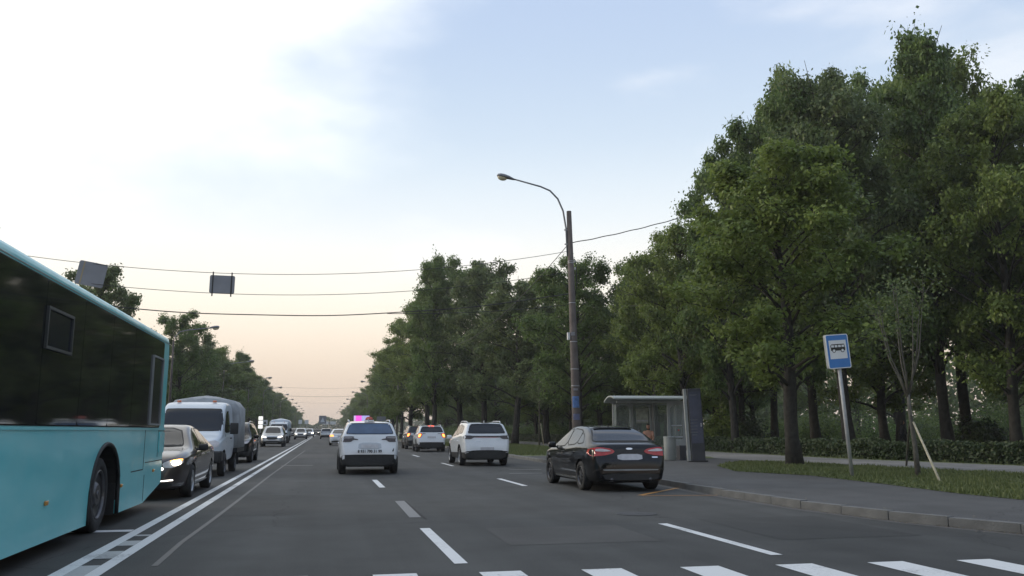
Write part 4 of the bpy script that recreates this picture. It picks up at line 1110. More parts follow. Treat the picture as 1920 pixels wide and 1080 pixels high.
        for q in ([(-.86, .50), (-.80, .56), (-.58, .575), (-.48, .54), (-.60, .53), (-.78, .52)],):
            for z in (q, mirror(q)): panel('bumper_vent', bvh, z, 'rear', M['seam'], e, out=.013)
        panel('badge_lettering', bvh, [(-.42, .925), (-.42, .94), (-.24, .94), (-.24, .925)], 'rear', M['chrome'], e, out=.012)
    else:
        P = [(-.88, .90), (-.85, 1.16), (-.62, 1.17), (-.58, 1.08), (-.68, .92), (-.80, .86)]
        for q in (P, mirror(P)): panel('tail_light', bvh, q, 'rear', M['lens_red'], e, out=.012)
        P2 = [(-.84, .92), (-.80, 1.12), (-.66, 1.12), (-.66, 1.05), (-.74, .92)]
        for q in (P2, mirror(P2)): panel('lit_lamp', bvh, q, 'rear', M['lit_amber'] if lit else M['lens_red'], e, out=.020)
        P3 = [(-.58, 1.13), (-.58, 1.165), (-.36, 1.14), (-.38, 1.12)]
        for q in (P3, mirror(P3)): panel('light_strip', bvh, q, 'rear', M['lens_dark'], e, out=.012)
    # front
    P = [(.46, .84), (.52, .92), (.78, .93), (.84, .86), (.76, .80)] if front != 'lit2' else [(.46, .82), (.52, .90), (.78, .92), (.84, .84), (.74, .78)]
    hl = {'lit': 'lit_head_soft', 'lit2': 'lit_head', 'none': 'lens_clear'}[front]
    P = [(-.80, .80), (-.84, .90), (-.56, .86), (-.42, .80), (-.46, .76)]
    for q in (P, mirror(P)): panel('headlight', bvh, q, 'front', M[hl], e, out=.012)
    panel('grille', bvh, [(-.40, .60), (-.44, .80), (.44, .80), (.40, .60)], 'front', M['plastic'], e, out=.010)
    panel('front_bumper', bvh, [(-.60, .36), (-.62, .50), (.62, .50), (.60, .36)], 'front', M['plastic'], e, out=.010)
    panel('number_plate', bvh, [(-.26, .50), (-.26, .60), (.26, .60), (.26, .50)], 'front', M['plate'], e, out=.022, round_=0)
    panel('bonnet_seam', bvh, [(-.72, .935), (-.70, .943), (.70, .943), (.72, .935)], 'front', M['seam'], e, out=.002, round_=0)
    bm = bmesh.new(); box(bm, (0, 0, .30), (W - .5, L - .7, .14)); bmobj('underbody', bm, M['plastic'], e)
    bm = bmesh.new(); tube(bm, [(-.05, -h2 + .48, 1.61 * k), (-.05, -h2 + .43, 1.70 * k)], [.03, .006], 6); bmobj('aerial', bm, M[paint], e)
    return e, bvh
# ---- saloon / liftback type ----------------------------------------------
def saloon(L=4.6, W=1.82, H=1.45, paint='black', label='', kind='lift', axles=(-1.36, 1.34), front='none', lit=None, rimmat='rimd', style='spoke', group=None):
    e = empty('car'); tag(e, label, 'car', group)
    h2 = L / 2; k = H / 1.45
    if kind == 'lift':
        tail = [(-h2, .52), (-h2 + .012, .64), (-h2 + .05, .74), (-h2 + .08, .84), (-h2 + .10, .94), (-h2 + .14, 1.02), (-h2 + .22, 1.05), (-h2 + .36, 1.075), (-1.36, 1.29 * k), (-.98, 1.395 * k), (-.62, 1.435 * k)]
        rwin = [(-.56, 1.31 * k), (-.49, 1.365 * k), (.49, 1.365 * k), (.56, 1.31 * k), (.71, 1.125), (.64, 1.09), (-.64, 1.09), (-.71, 1.125)]
    else:
        tail = [(-h2, .52), (-h2 + .012, .64), (-h2 + .05, .78), (-h2 + .08, .92), (-h2 + .12, 1.0), (-h2 + .24, 1.035), (-h2 + .62, 1.06), (-1.15, 1.24 * k), (-.72, 1.40 * k)]
        rwin = [(-.48, 1.31 * k), (-.43, 1.355 * k), (.43, 1.355 * k), (.48, 1.31 * k), (.62, 1.12), (.56, 1.09), (-.56, 1.09), (-.62, 1.12)]
    sp = dict(
        zt=tail + [(-.2, 1.45 * k), (.15, 1.43 * k), (.42, 1.35 * k), (1.08, 1.03), (1.2, .995), (1.75, .93), (h2 - .22, .84), (h2 - .07, .74), (h2 - .012, .60), (h2, .50)],
        zb=[(-h2, .24), (-h2 + .12, .21), (-1.7, .19), (-1, .17), (1, .17), (1.7, .19), (h2 - .1, .19), (h2, .26)],
        zbelt=[(-h2, .98), (-1.5, 1.01), (0, .94), (1.2, .90), (h2, .78)],
        ws=[(-h2, W / 2 - .22), (-h2 + .04, W / 2 - .14), (-h2 + .15, W / 2 - .07), (-h2 + .5, W / 2 - .015), (-.5, W / 2), (1, W / 2 - .005), (1.6, W / 2 - .03), (h2 - .3, W / 2 - .13), (h2 - .08, W / 2 - .28), (h2, W / 2 - .42)],
        wr=[(-h2, W / 2 - .33), (-h2 + .4, W / 2 - .32), (0, W / 2 - .30), (.6, W / 2 - .34), (h2, W / 2 - .4)])
    body, bvh = loft_body(sp, M[paint], e, [(axles[0], .33, W / 2 - .34, W / 2 + .2, .375), (axles[1], .33, W / 2 - .34, W / 2 + .2, .375)])
    add_wheels(e, axles, W / 2 - .01, .325, .22, style, rimmat)
    hw = W / 2
    panel('rear_window', bvh, rwin, 'rear', M['glass'], e, cell=.07)
    for s, sd in ((-1, 'left'), (1, 'right')):
        a = [(-1.42, 1.065), (-1.20, 1.20 * k), (-.98, 1.275 * k), (-.98, 1.04)] if kind == 'lift' else [(-1.20, 1.06), (-1.10, 1.17 * k), (-.90, 1.26 * k), (-.90, 1.04)]
        panel('side_window', bvh, a, sd, M['glass'], e)
        panel('side_window', bvh, [(a[2][0] + .05, 1.035), (a[2][0] + .05, 1.295 * k), (-.70, 1.34 * k), (-.16, 1.365 * k), (-.16, .995)], sd, M['glass'], e)
        panel('side_window', bvh, [(-.09, .99), (-.09, 1.365 * k), (.16, 1.33 * k), (.84, .985), (.60, .96)], sd, M['glass'], e)
        for yy in (-.125, .80, -1.02):
            panel('door_seam', bvh, [(yy, .34), (yy, .96), (yy + .012, .96), (yy + .012, .34)], sd, M['seam'], e, out=.0015, round_=0, cell=.3)
        for yy in (-.92, -.05): panel('door_handle', bvh, [(yy, .82), (yy, .85), (yy + .17, .85), (yy + .17, .82)], sd, M['chrome'] if kind != 'lift' else M[paint], e, out=.03, round_=1)
        panel('sill_trim', bvh, [(axles[0] + .42, .235), (axles[0] + .42, .275), (axles[1] - .42, .275), (axles[1] - .42, .235)], sd, M['chrome'] if kind == 'lift' else M['silver'], e, out=.01, round_=1, cell=.3)
        mirror_part(e, s * (hw + .07), .70, .985, M[paint] if front == 'none' else M['plastic'])
    panel('windscreen', bvh, [(-.60, 1.02), (-.62, 1.08), (-.47, 1.36 * k), (.47, 1.36 * k), (.62, 1.08), (.60, 1.02)], 'front', M['glass'], e)
    # tail
    if kind == 'lift':
        P = [(-.89, .84), (-.87, .94), (-.70, .975), (-.42, .935), (-.34, .88), (-.40, .83), (-.60, .79), (-.85, .775)]
        for q in (P, mirror(P)): panel('tail_light', bvh, q, 'rear', M['lens_red'], e, out=.014)
        P = [(-.80, .885), (-.78, .925), (-.66, .94), (-.48, .91), (-.42, .885), (-.60, .875)]
        for q in (P, mirror(P)): panel('light_strip', bvh, q, 'rear', M['lens_clear'], e, out=.022)
        panel('number_plate', bvh, [(-.29, .69), (-.29, .82), (.29, .82), (.29, .69)], 'rear', M['plate'], e, out=.014, round_=1)
        panel('badge', bvh, [(-.085, .935), (-.05, .955), (.05, .955), (.085, .935), (.05, .915), (-.05, .915)], 'rear', M['chrome'], e, out=.016)
        panel('bumper_strip', bvh, [(-.62, .465), (-.66, .495), (.66, .495), (.62, .465)], 'rear', M['greymetal'], e, out=.012)
        panel('diffuser', bvh, [(-.60, .26), (-.66, .40), (.66, .40), (.60, .26)], 'rear', M['plastic'], e, out=.016)
        panel('badge_lettering', bvh, [(.52, .735), (.52, .765), (.66, .765), (.66, .735)], 'rear', M['chrome'], e, out=.008)
        for q in ([(-.84, .40), (-.80, .50), (-.64, .53), (-.66, .50), (-.78, .46)],):
            for z in (q, mirror(q)): panel('bumper_vent', bvh, z, 'rear', M['seam'], e, out=.006)
        for x in (-.45, .45):
            bm = bmesh.new(); tube(bm, [(x, -h2 + .2, .27), (x, -h2 - .02, .27)], .04, 12); bmobj('exhaust_pipe', bm, M['rimd'], e, True)
        bm = bmesh.new(); box(bm, (0, -1.06, 1.40 * k), (.94, .12, .018), bevel=.008); bmobj('roof_spoiler', bm, M['plastic'], e, True)
        bm = bmesh.new(); tube(bm, [(0, -.72, 1.40 * k), (0, -.86, 1.50 * k)], [.014, .005], 6); bmobj('aerial', bm, M['plastic'], e)
    else:
        P = [(-.86, .80), (-.85, .93), (-.60, .95), (-.52, .86), (-.60, .80)]
        for q in (P, mirror(P)): panel('tail_light', bvh, q, 'rear', M['lit_amber'] if (lit and q is P) else M['lens_red'], e, out=.014)
        panel('number_plate', bvh, [(-.26, .76), (-.26, .87), (.26, .87), (.26, .76)], 'rear', M['plate'], e, out=.014, round_=0)
        panel('rear_bumper', bvh, [(-.72, .27), (-.68, .44), (.68, .44), (.72, .27)], 'rear', M['plastic'], e, out=.012)
    # nose
    P = [(-.50, .62), (-.46, .70), (-.60, .765), (-.80, .79), (-.81, .70), (-.66, .62)]
    for s_, q in ((-1, P), (1, mirror(P))):
        panel('headlight', bvh, q, 'front', M['lens_clear'], e, out=.012)
        if front == 'lit':
            c = (-.70, .715)
            big = s_ == -1
            rr = .075 if big else .05
            q2 = [(s_ * abs(c[0]) + rr * math.cos(a), c[1] + rr * .62 * math.sin(a)) for a in np.linspace(0, 2 * math.pi, 14, endpoint=False)]
            panel('lamp_bulb', bvh, q2, 'front', M['lit_head'] if big else M['lit_head_soft'], e, out=.022, round_=0)
            q3 = [(s_ * a, b) for a, b in ((.60, .745), (.70, .772), (.79, .775), (.78, .755), (.70, .75))]
            if big: panel('turn_signal', bvh, q3, 'front', M['lit_turn'], e, out=.024, round_=0)
            q4 = [(s_ * a, b) for a, b in ((.40, .355), (.42, .378), (.66, .398), (.67, .375))]
            panel('daylight_strip', bvh, q4, 'front', M['lit_head_soft'], e, out=.02, round_=0)
            q5 = [(s_ * .47 + .03 * math.cos(a), .60 + .03 * math.sin(a)) for a in np.linspace(0, 2 * math.pi, 10, endpoint=False)]
            panel('lamp_bulb', bvh, q5, 'front', M['lit_head_soft'], e, out=.02, round_=0)
    panel('grille', bvh, [(-.32, .46), (-.40, .70), (.40, .70), (.32, .46)], 'front', M['plastic'], e, out=.012)
    for i in range(3): panel('grille_bar', bvh, [(-.34, .52 + i * .06), (-.34, .535 + i * .06), (.34, .535 + i * .06), (.34, .52 + i * .06)], 'front', M['chrome'], e, out=.02, round_=0)
    panel('front_bumper', bvh, [(-.66, .27), (-.64, .34), (.64, .34), (.66, .27)], 'front', M['plastic'], e, out=.010)
    panel('number_plate', bvh, [(-.26, .36), (-.26, .46), (.26, .46), (.26, .36)], 'front', M['plate'], e, out=.022, round_=0)
    bm = bmesh.new(); box(bm, (0, 0, .25), (W - .5, L - .7, .14)); bmobj('underbody', bm, M['plastic'], e)
    return e, bvh
def recolour(e, mat):
    for c in e.children:
        nm = c.name.split('.')[0]
        if nm in ('body', 'door_handle', 'roof_rail', 'aerial'):
            c.material_slots[0].link = 'OBJECT'; c.material_slots[0].material = M[mat]
def relight(e, name, mat):
    for c in e.children:
        if c.name.split('.')[0] == name:
            c.material_slots[0].link = 'OBJECT'; c.material_slots[0].material = M[mat]
def put(e, x, y, rz=0, z=0):
    e.location = (x, y, z); e.rotation_euler = (0, 0, rz)

# right lanes, seen from behind
taxi, tb = suv(4.42, 1.84, 1.64, 'white', 'white crossover taxi with a red roof lamp and black lower bumper driving ahead', 'taxi', rear='taxi')
put(taxi, 1.42, 27.7 + .2 + 4.42 / 2 - .9)
bm = bmesh.new(); r0 = bmesh.ops.create_cube(bm, size=1.0)
for v in bm.verts:
    tt = 1 if v.co.z < 0 else .62; v.co = Vector((v.co.x * .27 * tt, v.co.y * .14 * tt, v.co.z * .11))
bmesh.ops.bevel(bm, geom=bm.edges[:], offset=.02, segments=2, affect='EDGES')
for v in bm.verts: v.co += Vector((.0, -1.28, 1.715))
bmobj('taxi_lamp', bm, M['redlamp'], taxi, True)
boxobj('taxi_lamp_base', (0, -1.28, 1.652), (.30, .15, .03), M['white'], taxi, .008)
p0 = 6.08
suv3, _ = suv(4.6, 1.87, 1.67, 'white', 'white crossover with a full width dark tail light bar, one lane right of the taxi', 'car', rear='bar', rimmat='rim')
put(suv3, 6.12, 33.0 - .6 + 4.6 / 2 + .05, R_(0))
suv2, _ = suv(4.5, 1.85, 1.66, 'white', 'white crossover with glowing orange brake lights, beyond the taxi', 'car', rear='toy', lit='brake')
put(suv2, 6.75, 54.9 + 1.7, R_(-1.5))
dark, _ = suv(4.5, 1.84, 1.68, 'grey', 'dark grey crossover with a lit orange tail light, half hidden by the white one', 'car', rear='toy', lit='brake')
relight(dark, 'high_stop_lamp', 'lens_red')
q = on(772, 842); put(dark, q.x + .45, q.y + 1.7)
hatch, _ = saloon(4.5, 1.83, 1.46, 'black', 'glossy black liftback with red tail lights standing at the kerb by the bus shelter', 'lift', axles=(-1.37, 1.29), rimmat='rimd')
put(hatch, 6.66, 19.15 + 1.37, R_(0.5))
wsed, _ = saloon(4.7, 1.84, 1.48, 'white', 'white saloon with an orange left tail light, just left of the taxi', 'sedan', axles=(-1.42, 1.40), lit=True, rimmat='rim')
q = on(633, 835); put(wsed, q.x + .15, q.y + 1.6)
q = on(611, 823); far1 = copy_tree(suv3); put(far1, q.x, q.y + 1.5); tag(far1, 'small looking pale crossover farthest ahead in the taxi lane', 'car'); recolour(far1, 'silver')

# oncoming, seen from the front
benz, _ = saloon(4.82, 1.86, 1.47, 'brown', 'dark brown saloon with a glaring left headlight right behind the bus', 'sedan', axles=(-1.45, 1.42), front='lit', rimmat='rim')
put(benz, -2.57 - .93, 18.83 + 1.42 + .1, math.pi)
bsuv, _ = suv(4.8, 1.92, 1.70, 'black', 'black crossover following the van in the oncoming lane', 'car', rear='bar', rimmat='rimd', front='none')
relight(bsuv, 'windscreen', 'glass')
put(bsuv, -3.85, 37.6 + 2.2, math.pi)
q = on(512, 838); p4 = copy_tree(bsuv); tag(p4, 'silver crossover in front of a white box van, oncoming in the left lane', 'car'); recolour(p4, 'silver'); relight(p4, 'headlight', 'lit_head_soft'); put(p4, q.x - .1, q.y + 2.0, math.pi)
def farcar(src, px, py, lab, col, hd, grp=None, dx=0, rz=math.pi, tail=None):
    q = on(px, py); c = copy_tree(src); put(c, q.x + dx, q.y + (2.2 if rz else 1.6), rz); c['label'] = lab
    if 'group' in c.keys() and not grp: del c['group']
    if grp: c['group'] = grp
    c['category'] = 'car'; recolour(c, col)
    if hd: relight(c, 'headlight', hd)
    return c
farcar(bsuv, 563, 824, 'beige crossover with one headlight on, oncoming beyond the white box van', 'silver', 'lit_head_soft')
farcar(bsuv, 549, 820, 'far grey car beside the beige crossover in the outer oncoming lane', 'grey', 'lit_head_soft')
farcar(bsuv, 579, 820, 'far oncoming car with the brightest warm headlights', 'white', 'lit_head')
farcar(bsuv, 592, 817, 'far black car near the end of the centre line', 'black', 'lit_head_soft')
GF = 'tiny far cars at the end of the road'
for px, py, c in ((540, 817, 'grey'), (585, 814.6, 'white'), (572, 815, 'black')):
    farcar(bsuv, px, py, 'tiny far oncoming car near the horizon', c, 'lit_head_soft', GF)
farcar(suv3, 623, 816, 'tiny far white car ahead between the saloon and the crossover', 'white', None, rz=0)
farcar(suv3, 604, 815, 'tiny far dark car ahead nearest the vanishing point', 'grey', None, rz=0)
farcar(suv3, 636, 814.5, 'tiny far car ahead, mostly behind the white saloon', 'silver', None, rz=0)

# ---- van with box body ----------------------------------------------------
def van(label, boxh=2.62, boxw=2.24, boxl=3.1, canvas='canvas', boxmat=None, cargo_label=None):
    e = tag(empty('van'), label, 'van')
    W = 2.06; h2 = 2.75
    sp = dict(edge=.09,
        zt=[(-.55, 2.12), (-.3, 2.20), (.3, 2.22), (.9, 2.20), (1.2, 2.13), (1.42, 2.0), (1.98, 1.32), (2.1, 1.24), (2.5, 1.10), (2.68, .98), (2.74, .80), (2.77, .62)],
        zb=[(-.55, .42), (1, .40), (2.4, .38), (2.77, .42)],
        zbelt=[(-.55, 1.24), (1.0, 1.22), (2.0, 1.12), (2.77, .88)],
        ws=[(-.55, W / 2 - .03), (.5, W / 2), (1.4, W / 2 - .02), (2.1, W / 2 - .07), (2.5, W / 2 - .14), (2.70, W / 2 - .25), (2.77, W / 2 - .36)],
        wr=[(-.55, W / 2 - .13), (.9, W / 2 - .13), (1.5, W / 2 - .15), (2.77, W / 2 - .3)])
    axles = (-1.18, 1.92)
    body, bvh = loft_body(sp, M['vanpaint'], e, [(1.92, .36, W / 2 - .36, W / 2 + .2, .42)], name='cab')
    hw = W / 2
    panel('windscreen', bvh, [(-.91, 1.34), (-.92, 1.40), (-.79, 1.94), (-.73, 1.98), (.73, 1.98), (.79, 1.94), (.92, 1.40), (.91, 1.34)], 'front', M['glass'], e)
    for s, sd in ((-1, 'left'), (1, 'right')):
        panel('side_window', bvh, [(.60, 1.30), (.60, 1.92), (1.26, 1.90), (1.66, 1.40), (1.60, 1.28)], sd, M['glass'], e)
        panel('door_seam', bvh, [(.52, .5), (.52, 2.0), (.535, 2.0), (.535, .5)], sd, M['seam'], e, out=.0015, round_=0, cell=.3)
        panel('door_seam', bvh, [(1.62, .78), (1.62, 1.25), (1.635, 1.25), (1.635, .78)], sd, M['seam'], e, out=.0015, round_=0, cell=.3)
        panel('door_handle', bvh, [(.62, 1.08), (.62, 1.12), (.80, 1.12), (.80, 1.08)], sd, M['plastic'], e, out=.03)
        bm = bmesh.new(); box(bm, (s * (hw + .16), 1.52, 1.40), (.24, .10, .34), bevel=.03); box(bm, (s * (hw + .02), 1.54, 1.32), (.16, .04, .03)); box(bm, (s * (hw + .02), 1.54, 1.48), (.16, .04, .03)); bmobj('door_mirror', bm, M['plastic'], e, True)
    P = [(-.86, .86), (-.88, .98), (-.78, 1.05), (-.62, 1.03), (-.54, .92), (-.58, .84)]
    for q in (P, mirror(P)): panel('headlight', bvh, q, 'front', M['lens_clear'], e, out=.014)
    panel('grille', bvh, [(-.44, .78), (-.48, .94), (.48, .94), (.44, .78)], 'front', M['plastic'], e, out=.012)
    bm = bmesh.new(); box(bm, (0, 2.74, .58), (1.92, .20, .34), bevel=.06); box(bm, (-.93, 2.52, .60), (.12, .46, .30), bevel=.04); box(bm, (.93, 2.52, .60), (.12, .46, .30), bevel=.04); bmobj('front_bumper', bm, M['plastic'], e, True)
    boxobj('number_plate', (0, 2.85, .56), (.52, .012, .11), M['plate'], e)
    for x in (-.52, .52):
        boxobj('marker_lamp', (x, .98, 2.225), (.12, .09, .06), M['orangelens'], e, .02, smooth=True)
    # load box of tarpaulin over hoops
    bm = bmesh.new(); prof = []
    for t in (0, 1): pass
    yb = [-3.1, -3.05, -2.4, -1.8, -1.2, -.62, -.5]
    pr = lambda f: [(-boxw / 2, .78), (-boxw / 2 - .01 * f, 1.5), (-boxw / 2 + .02, boxh - .34), (-boxw / 2 + .22, boxh - .10), (-.35, boxh - .0 + .02 * f), (0, boxh + .05 * f), (.4, boxh - .01), (boxw / 2 - .22, boxh - .10), (boxw / 2 - .02, boxh - .34), (boxw / 2 + .01 * f, 1.5), (boxw / 2, .78)]
    rows = []
    for i, y in enumerate(yb):
        f = (-1 if i % 2 else 1) * 1.4; sc = .94 if i in (0, len(yb) - 1) else 1
        rows.append([bm.verts.new((x * sc, y, .78 + (z - .78) * sc)) for x, z in pr(f)])
    for a, b in zip(rows, rows[1:]):
        for k in range(len(a)): bm.faces.new((a[k], a[(k + 1) % len(a)], b[(k + 1) % len(a)], b[k]))
    bm.faces.new(rows[0]); bm.faces.new(rows[-1][::-1])
    bmobj('load_cover', bm, boxmat or M[canvas], e, True)
    bm = bmesh.new(); box(bm, (0, -1.8, .70), (boxw, 2.62, .14)); box(bm, (0, -.6, .5), (.8, 4.6, .16)); bmobj('chassis', bm, M['plastic'], e)
    for x in (-1, 1):
        boxobj('mudguard', (x * .90, -1.62, .42), (.34, .03, .40), M['plastic'], e)
    add_wheels(e, axles, hw - .01, .345, .20, 'disc', 'rimd')
    return e
v1 = van('pale blue grey van truck with a sagging grey tarpaulin roof and two orange roof lamps', boxh=2.42)
put(v1, -2.82 - 1.02, 27.06 + 1.92 + .1, math.pi)
v2 = van('white high box van behind the silver crossover', boxh=2.55, boxmat=M['vanpaint'])
q = on(517, 832); put(v2, q.x + .1, q.y + 4.5, math.pi)
# silhouette cars further left lanes (parked/queued) glimpsed between van and crossover
farcar(bsuv, 478, 846, 'pale car partly hidden between the black crossover and the silver one', 'silver', None, dx=-2.6)

# ================================================================== BUS
bus = tag(empty('bus', (-2.85 - 1.275, 10.95, 0)), 'teal city bus with a black window band filling the left edge', 'bus')
BX = 1.275
def bus_side():
    L0, L1 = -5.95, 5.95       # bus local y; rear (far end) = +5.95
    # profile in (y,z) of the skirt with wheel openings, extruded to width
    bm = bmesh.new()
    arches = [(1.73, .80), (-3.9, .80)]
    def outline():
        pts = [(L0, .34), (L0 + .4, .20)]
        for ay, r in sorted([(a, r) for a, r in arches]):
            pts.append((ay - r, .17))
            for t in np.linspace(math.pi, 0, 15)[0:]:
                pts.append((ay + r * math.cos(t), .36 + (.80) * max(0, math.sin(t)) ** .8))
            pts.append((ay + r, .17))
        pts += [(4.35, .17), (5.95, .42)]
        return pts
    lower = outline()
    top = [(L1, 1.38), (L1, 2.90), (L1 - .02, 2.98), (L1 - .10, 3.045), (L0 + .12, 3.045), (L0, 2.95), (L0, 1.38)]
    return lower, top
lower, top = bus_side()
bm = bmesh.new()
poly = lower + top
# right side skin (facing the camera) is +x in world: build rings across the width with rounded roof edge
xs_ = [(-BX, 0), (BX, 0)]
vA = [bm.verts.new((BX, y, z)) for y, z in poly]; vB = [bm.verts.new((-BX, y, z)) for y, z in poly]
f1 = bm.faces.new(vA); f2 = bm.faces.new(vB[::-1])
nP = len(poly)
for i in range(nP): bm.faces.new((vA[i], vB[i], vB[(i + 1) % nP], vA[(i + 1) % nP]))
bmesh.ops.recalc_face_normals(bm, faces=bm.faces)
es = [e_ for e_ in bm.edges if all(v.co.z > 2.9 for v in e_.verts) and abs(e_.verts[0].co.x - e_.verts[1].co.x) < .01]
bmesh.ops.bevel(bm, geom=es, offset=.09, segments=4, affect='EDGES', profile=.5)
es = [e_ for e_ in bm.edges if all(abs(v.co.y - 5.95) < .002 for v in e_.verts) and all(abs(abs(v.co.x) - BX) < .002 for v in e_.verts) and abs(e_.verts[0].co.z - e_.verts[1].co.z) > .2]
bmesh.ops.bevel(bm, geom=es, offset=.07, segments=4, affect='EDGES', profile=.5)
bmesh.ops.triangulate(bm, faces=[f for f in bm.faces if len(f.verts) > 4])
bo = bmobj('body', bm, [M['teal'], M['plastic']], bus)
for p_ in bo.data.polygons:
    c = p_.center
    if p_.normal.z < .3 and abs(p_.normal.x) < .2 and c.z < 1.25 and abs(c.y) < 5.8 and abs(abs(p_.normal.y)) + abs(p_.normal.z) > .5 and (abs(p_.normal.z) > .05): p_.material_index = 1
# window band: separate panes with fine joints, both sides
def wpane(y0, y1, z0, z1, name='window_pane', mat='blackglossy', x=BX, t=.012, par=bus, rnd=.04):
    o = plateobj(name, roundrect(y1 - y0, z1 - z0, min(rnd, (z1 - z0) / 3), 3), -t, t, M[mat], par)
    o.rotation_euler = (0, 0, math.pi / 2); o.location = (x, (y0 + y1) / 2, (z0 + z1) / 2); return o
cuts = [-5.75, -4.3, -2.86, -1.42, .06, 1.5, 2.92, 4.22]
for s in (1, -1):
    wpane(-5.9, 5.33, 1.385, 2.895, 'window_band', 'seam', s * (BX + .000), .008, rnd=.03)
    for a, b in zip(cuts, cuts[1:]): wpane(a + .006, b - .006, 1.40, 2.88, x=s * (BX + .006), t=.012, rnd=.05)
    wpane(4.22, 5.32, 1.40, 2.88, x=s * (BX + .006), t=.012)
# rear corner pane with its grey frame, set over the band
def frame4(name, y0, y1, z0, z1, wd, mat, x=BX + .03, dp=.03):
    bm = bmesh.new()
    for c, sz in (((x, (y0 + y1) / 2, z0), (dp, y1 - y0 + wd, wd)), ((x, (y0 + y1) / 2, z1), (dp, y1 - y0 + wd, wd)), ((x, y0, (z0 + z1) / 2), (dp, wd, z1 - z0 - wd)), ((x, y1, (z0 + z1) / 2), (dp, wd, z1 - z0 - wd))):
        box(bm, c, sz)
    return bmobj(name, bm, M[mat], bus)
frame4('pane_frame', 4.34, 5.24, 1.44, 2.58, .028, 'greymetal')
pn = wpane(4.36, 5.22, 1.455, 2.56, 'corner_pane', 'blueblack', BX + .012, .012, rnd=.02)
# opening hatch windows
for yc in (-.92, -3.6, 2.2):
    if yc == 2.2: continue
    frame4('vent_frame', yc - .46, yc + .44, 2.19, 2.60, .03, 'ventframe')
    wpane(yc - .45, yc + .43, 2.20, 2.59, 'vent_pane', 'blueblack', BX + .012, .014, rnd=.03)
# teal corner post behind the band, seams and hatches on the skirt
wpane(5.42, 5.90, .95, 1.31, 'service_hatch', 'teal', BX + .006, .010)
for a in ((4.20, 4.215, .72, 1.36), (4.33, 4.345, .20, .62), (5.36, 5.372, .88, 1.37)):
    wpane(a[0], a[1], a[2], a[3], 'panel_seam', 'seam', BX + .001, .003, rnd=.004)
for a in ((3.3, 4.2, .705, .720), (4.34, 5.88, .81, .822), (5.40, 5.92, 1.325, 1.335)):
    wpane(a[0], a[1], a[2], a[3], 'panel_seam', 'seam', BX + .001, .003, rnd=.004)
wpane(-5.7, 5.9, 1.345, 1.375, 'rub_strip', 'teal', BX + .008, .008, rnd=.01)
wpane(-5.9, 5.92, 2.915, 2.925, 'gutter_seam', 'greymetal', BX + .004, .004, rnd=.003)
for y_, z_, m_ in ((-.83, .58, 'amber'), (2.66, .55, 'amber'), (5.05, .66, 'amber'), (-4.9, .58, 'amber')):
    boxobj('side_marker', (BX + .014, y_, z_), (.028, .085, .05), M[m_], bus, .01, smooth=True)
# arch lips, wheels, mud flap
for ay in (1.73, -3.9):
    bm = bmesh.new(); pts = [(BX + .0, ay - .80, .17)] + [(BX + .0, ay + .80 * math.cos(t), .36 + .80 * max(0, math.sin(t)) ** .8) for t in np.linspace(math.pi, 0, 19)] + [(BX, ay + .80, .17)]
    tube(bm, pts, .028, 8); bmobj('arch_lip', bm, M['plastic'], bus, True)
    bm = bmesh.new()   # inner wheel housing
    ring = [(ay + .79 * math.cos(t), .36 + .79 * max(0, math.sin(t)) ** .8) for t in np.linspace(math.pi, 0, 19)]
    a_ = [bm.verts.new((BX - .01, y, z)) for y, z in ring]; b_2 = [bm.verts.new((BX - .75, y, z)) for y, z in ring]
    for i in range(len(ring) - 1): bm.faces.new((a_[i], a_[i + 1], b_2[i + 1], b_2[i]))
    bm.faces.new(b_2)
    bmobj('wheel_housing', bm, M['plastic'], bus)
    boxobj('mud_flap', (BX - .22, ay + .70, .38), (.40, .02, .44), M['plastic'], bus)
mt, mr_ = make_wheel(.49, .30, 'disc', 'tyre')
for ay in (1.73, -3.9):
    for s in (1, -1):
        wv = bpy.data.objects.new('wheel', mt); link(wv, bus); wv.location = (s * (BX - .21), ay, .49); wv.rotation_euler = (0, 0, 0 if s > 0 else math.pi)
        rv = bpy.data.objects.new('rim', mr_); link(rv, wv); rv.material_slots[0].link = 'OBJECT'; rv.material_slots[0].material = M['rimd']
bm = bmesh.new(); box(bm, (0, 0, .45), (2.0, 10.6, .5)); bmobj('underbody', bm, M['seam'], bus)
# rear face: window, lamps, engine cover; front face: screen and lamps
plateobj('rear_window', roundrect(1.9, .95, .1), 0, .02, M['blackglossy'], bus, (0, 5.94, 2.15))
plateobj('engine_cover', roundrect(1.7, .8, .05), 0, .015, M['teal'], bus, (0, 5.945, 1.0))
for s in (1, -1): plateobj('tail_light', roundrect(.12, .5, .04), 0, .02, M['lens_red'], bus, (s * 1.08, 5.94, 1.0))
plateobj('windscreen', roundrect(2.3, 1.6, .1), -.02, 0, M['blackglossy'], bus, (0, -5.94, 2.0))
for s in (1, -1): plateobj('headlight', roundrect(.35, .2, .06), -.02, 0, M['lens_clear'], bus, (s * .95, -5.94, .75))
boxobj('roof_unit', (0, -1.0, 3.10), (1.5, 2.6, .14), M['teal'], bus, .05, smooth=True)

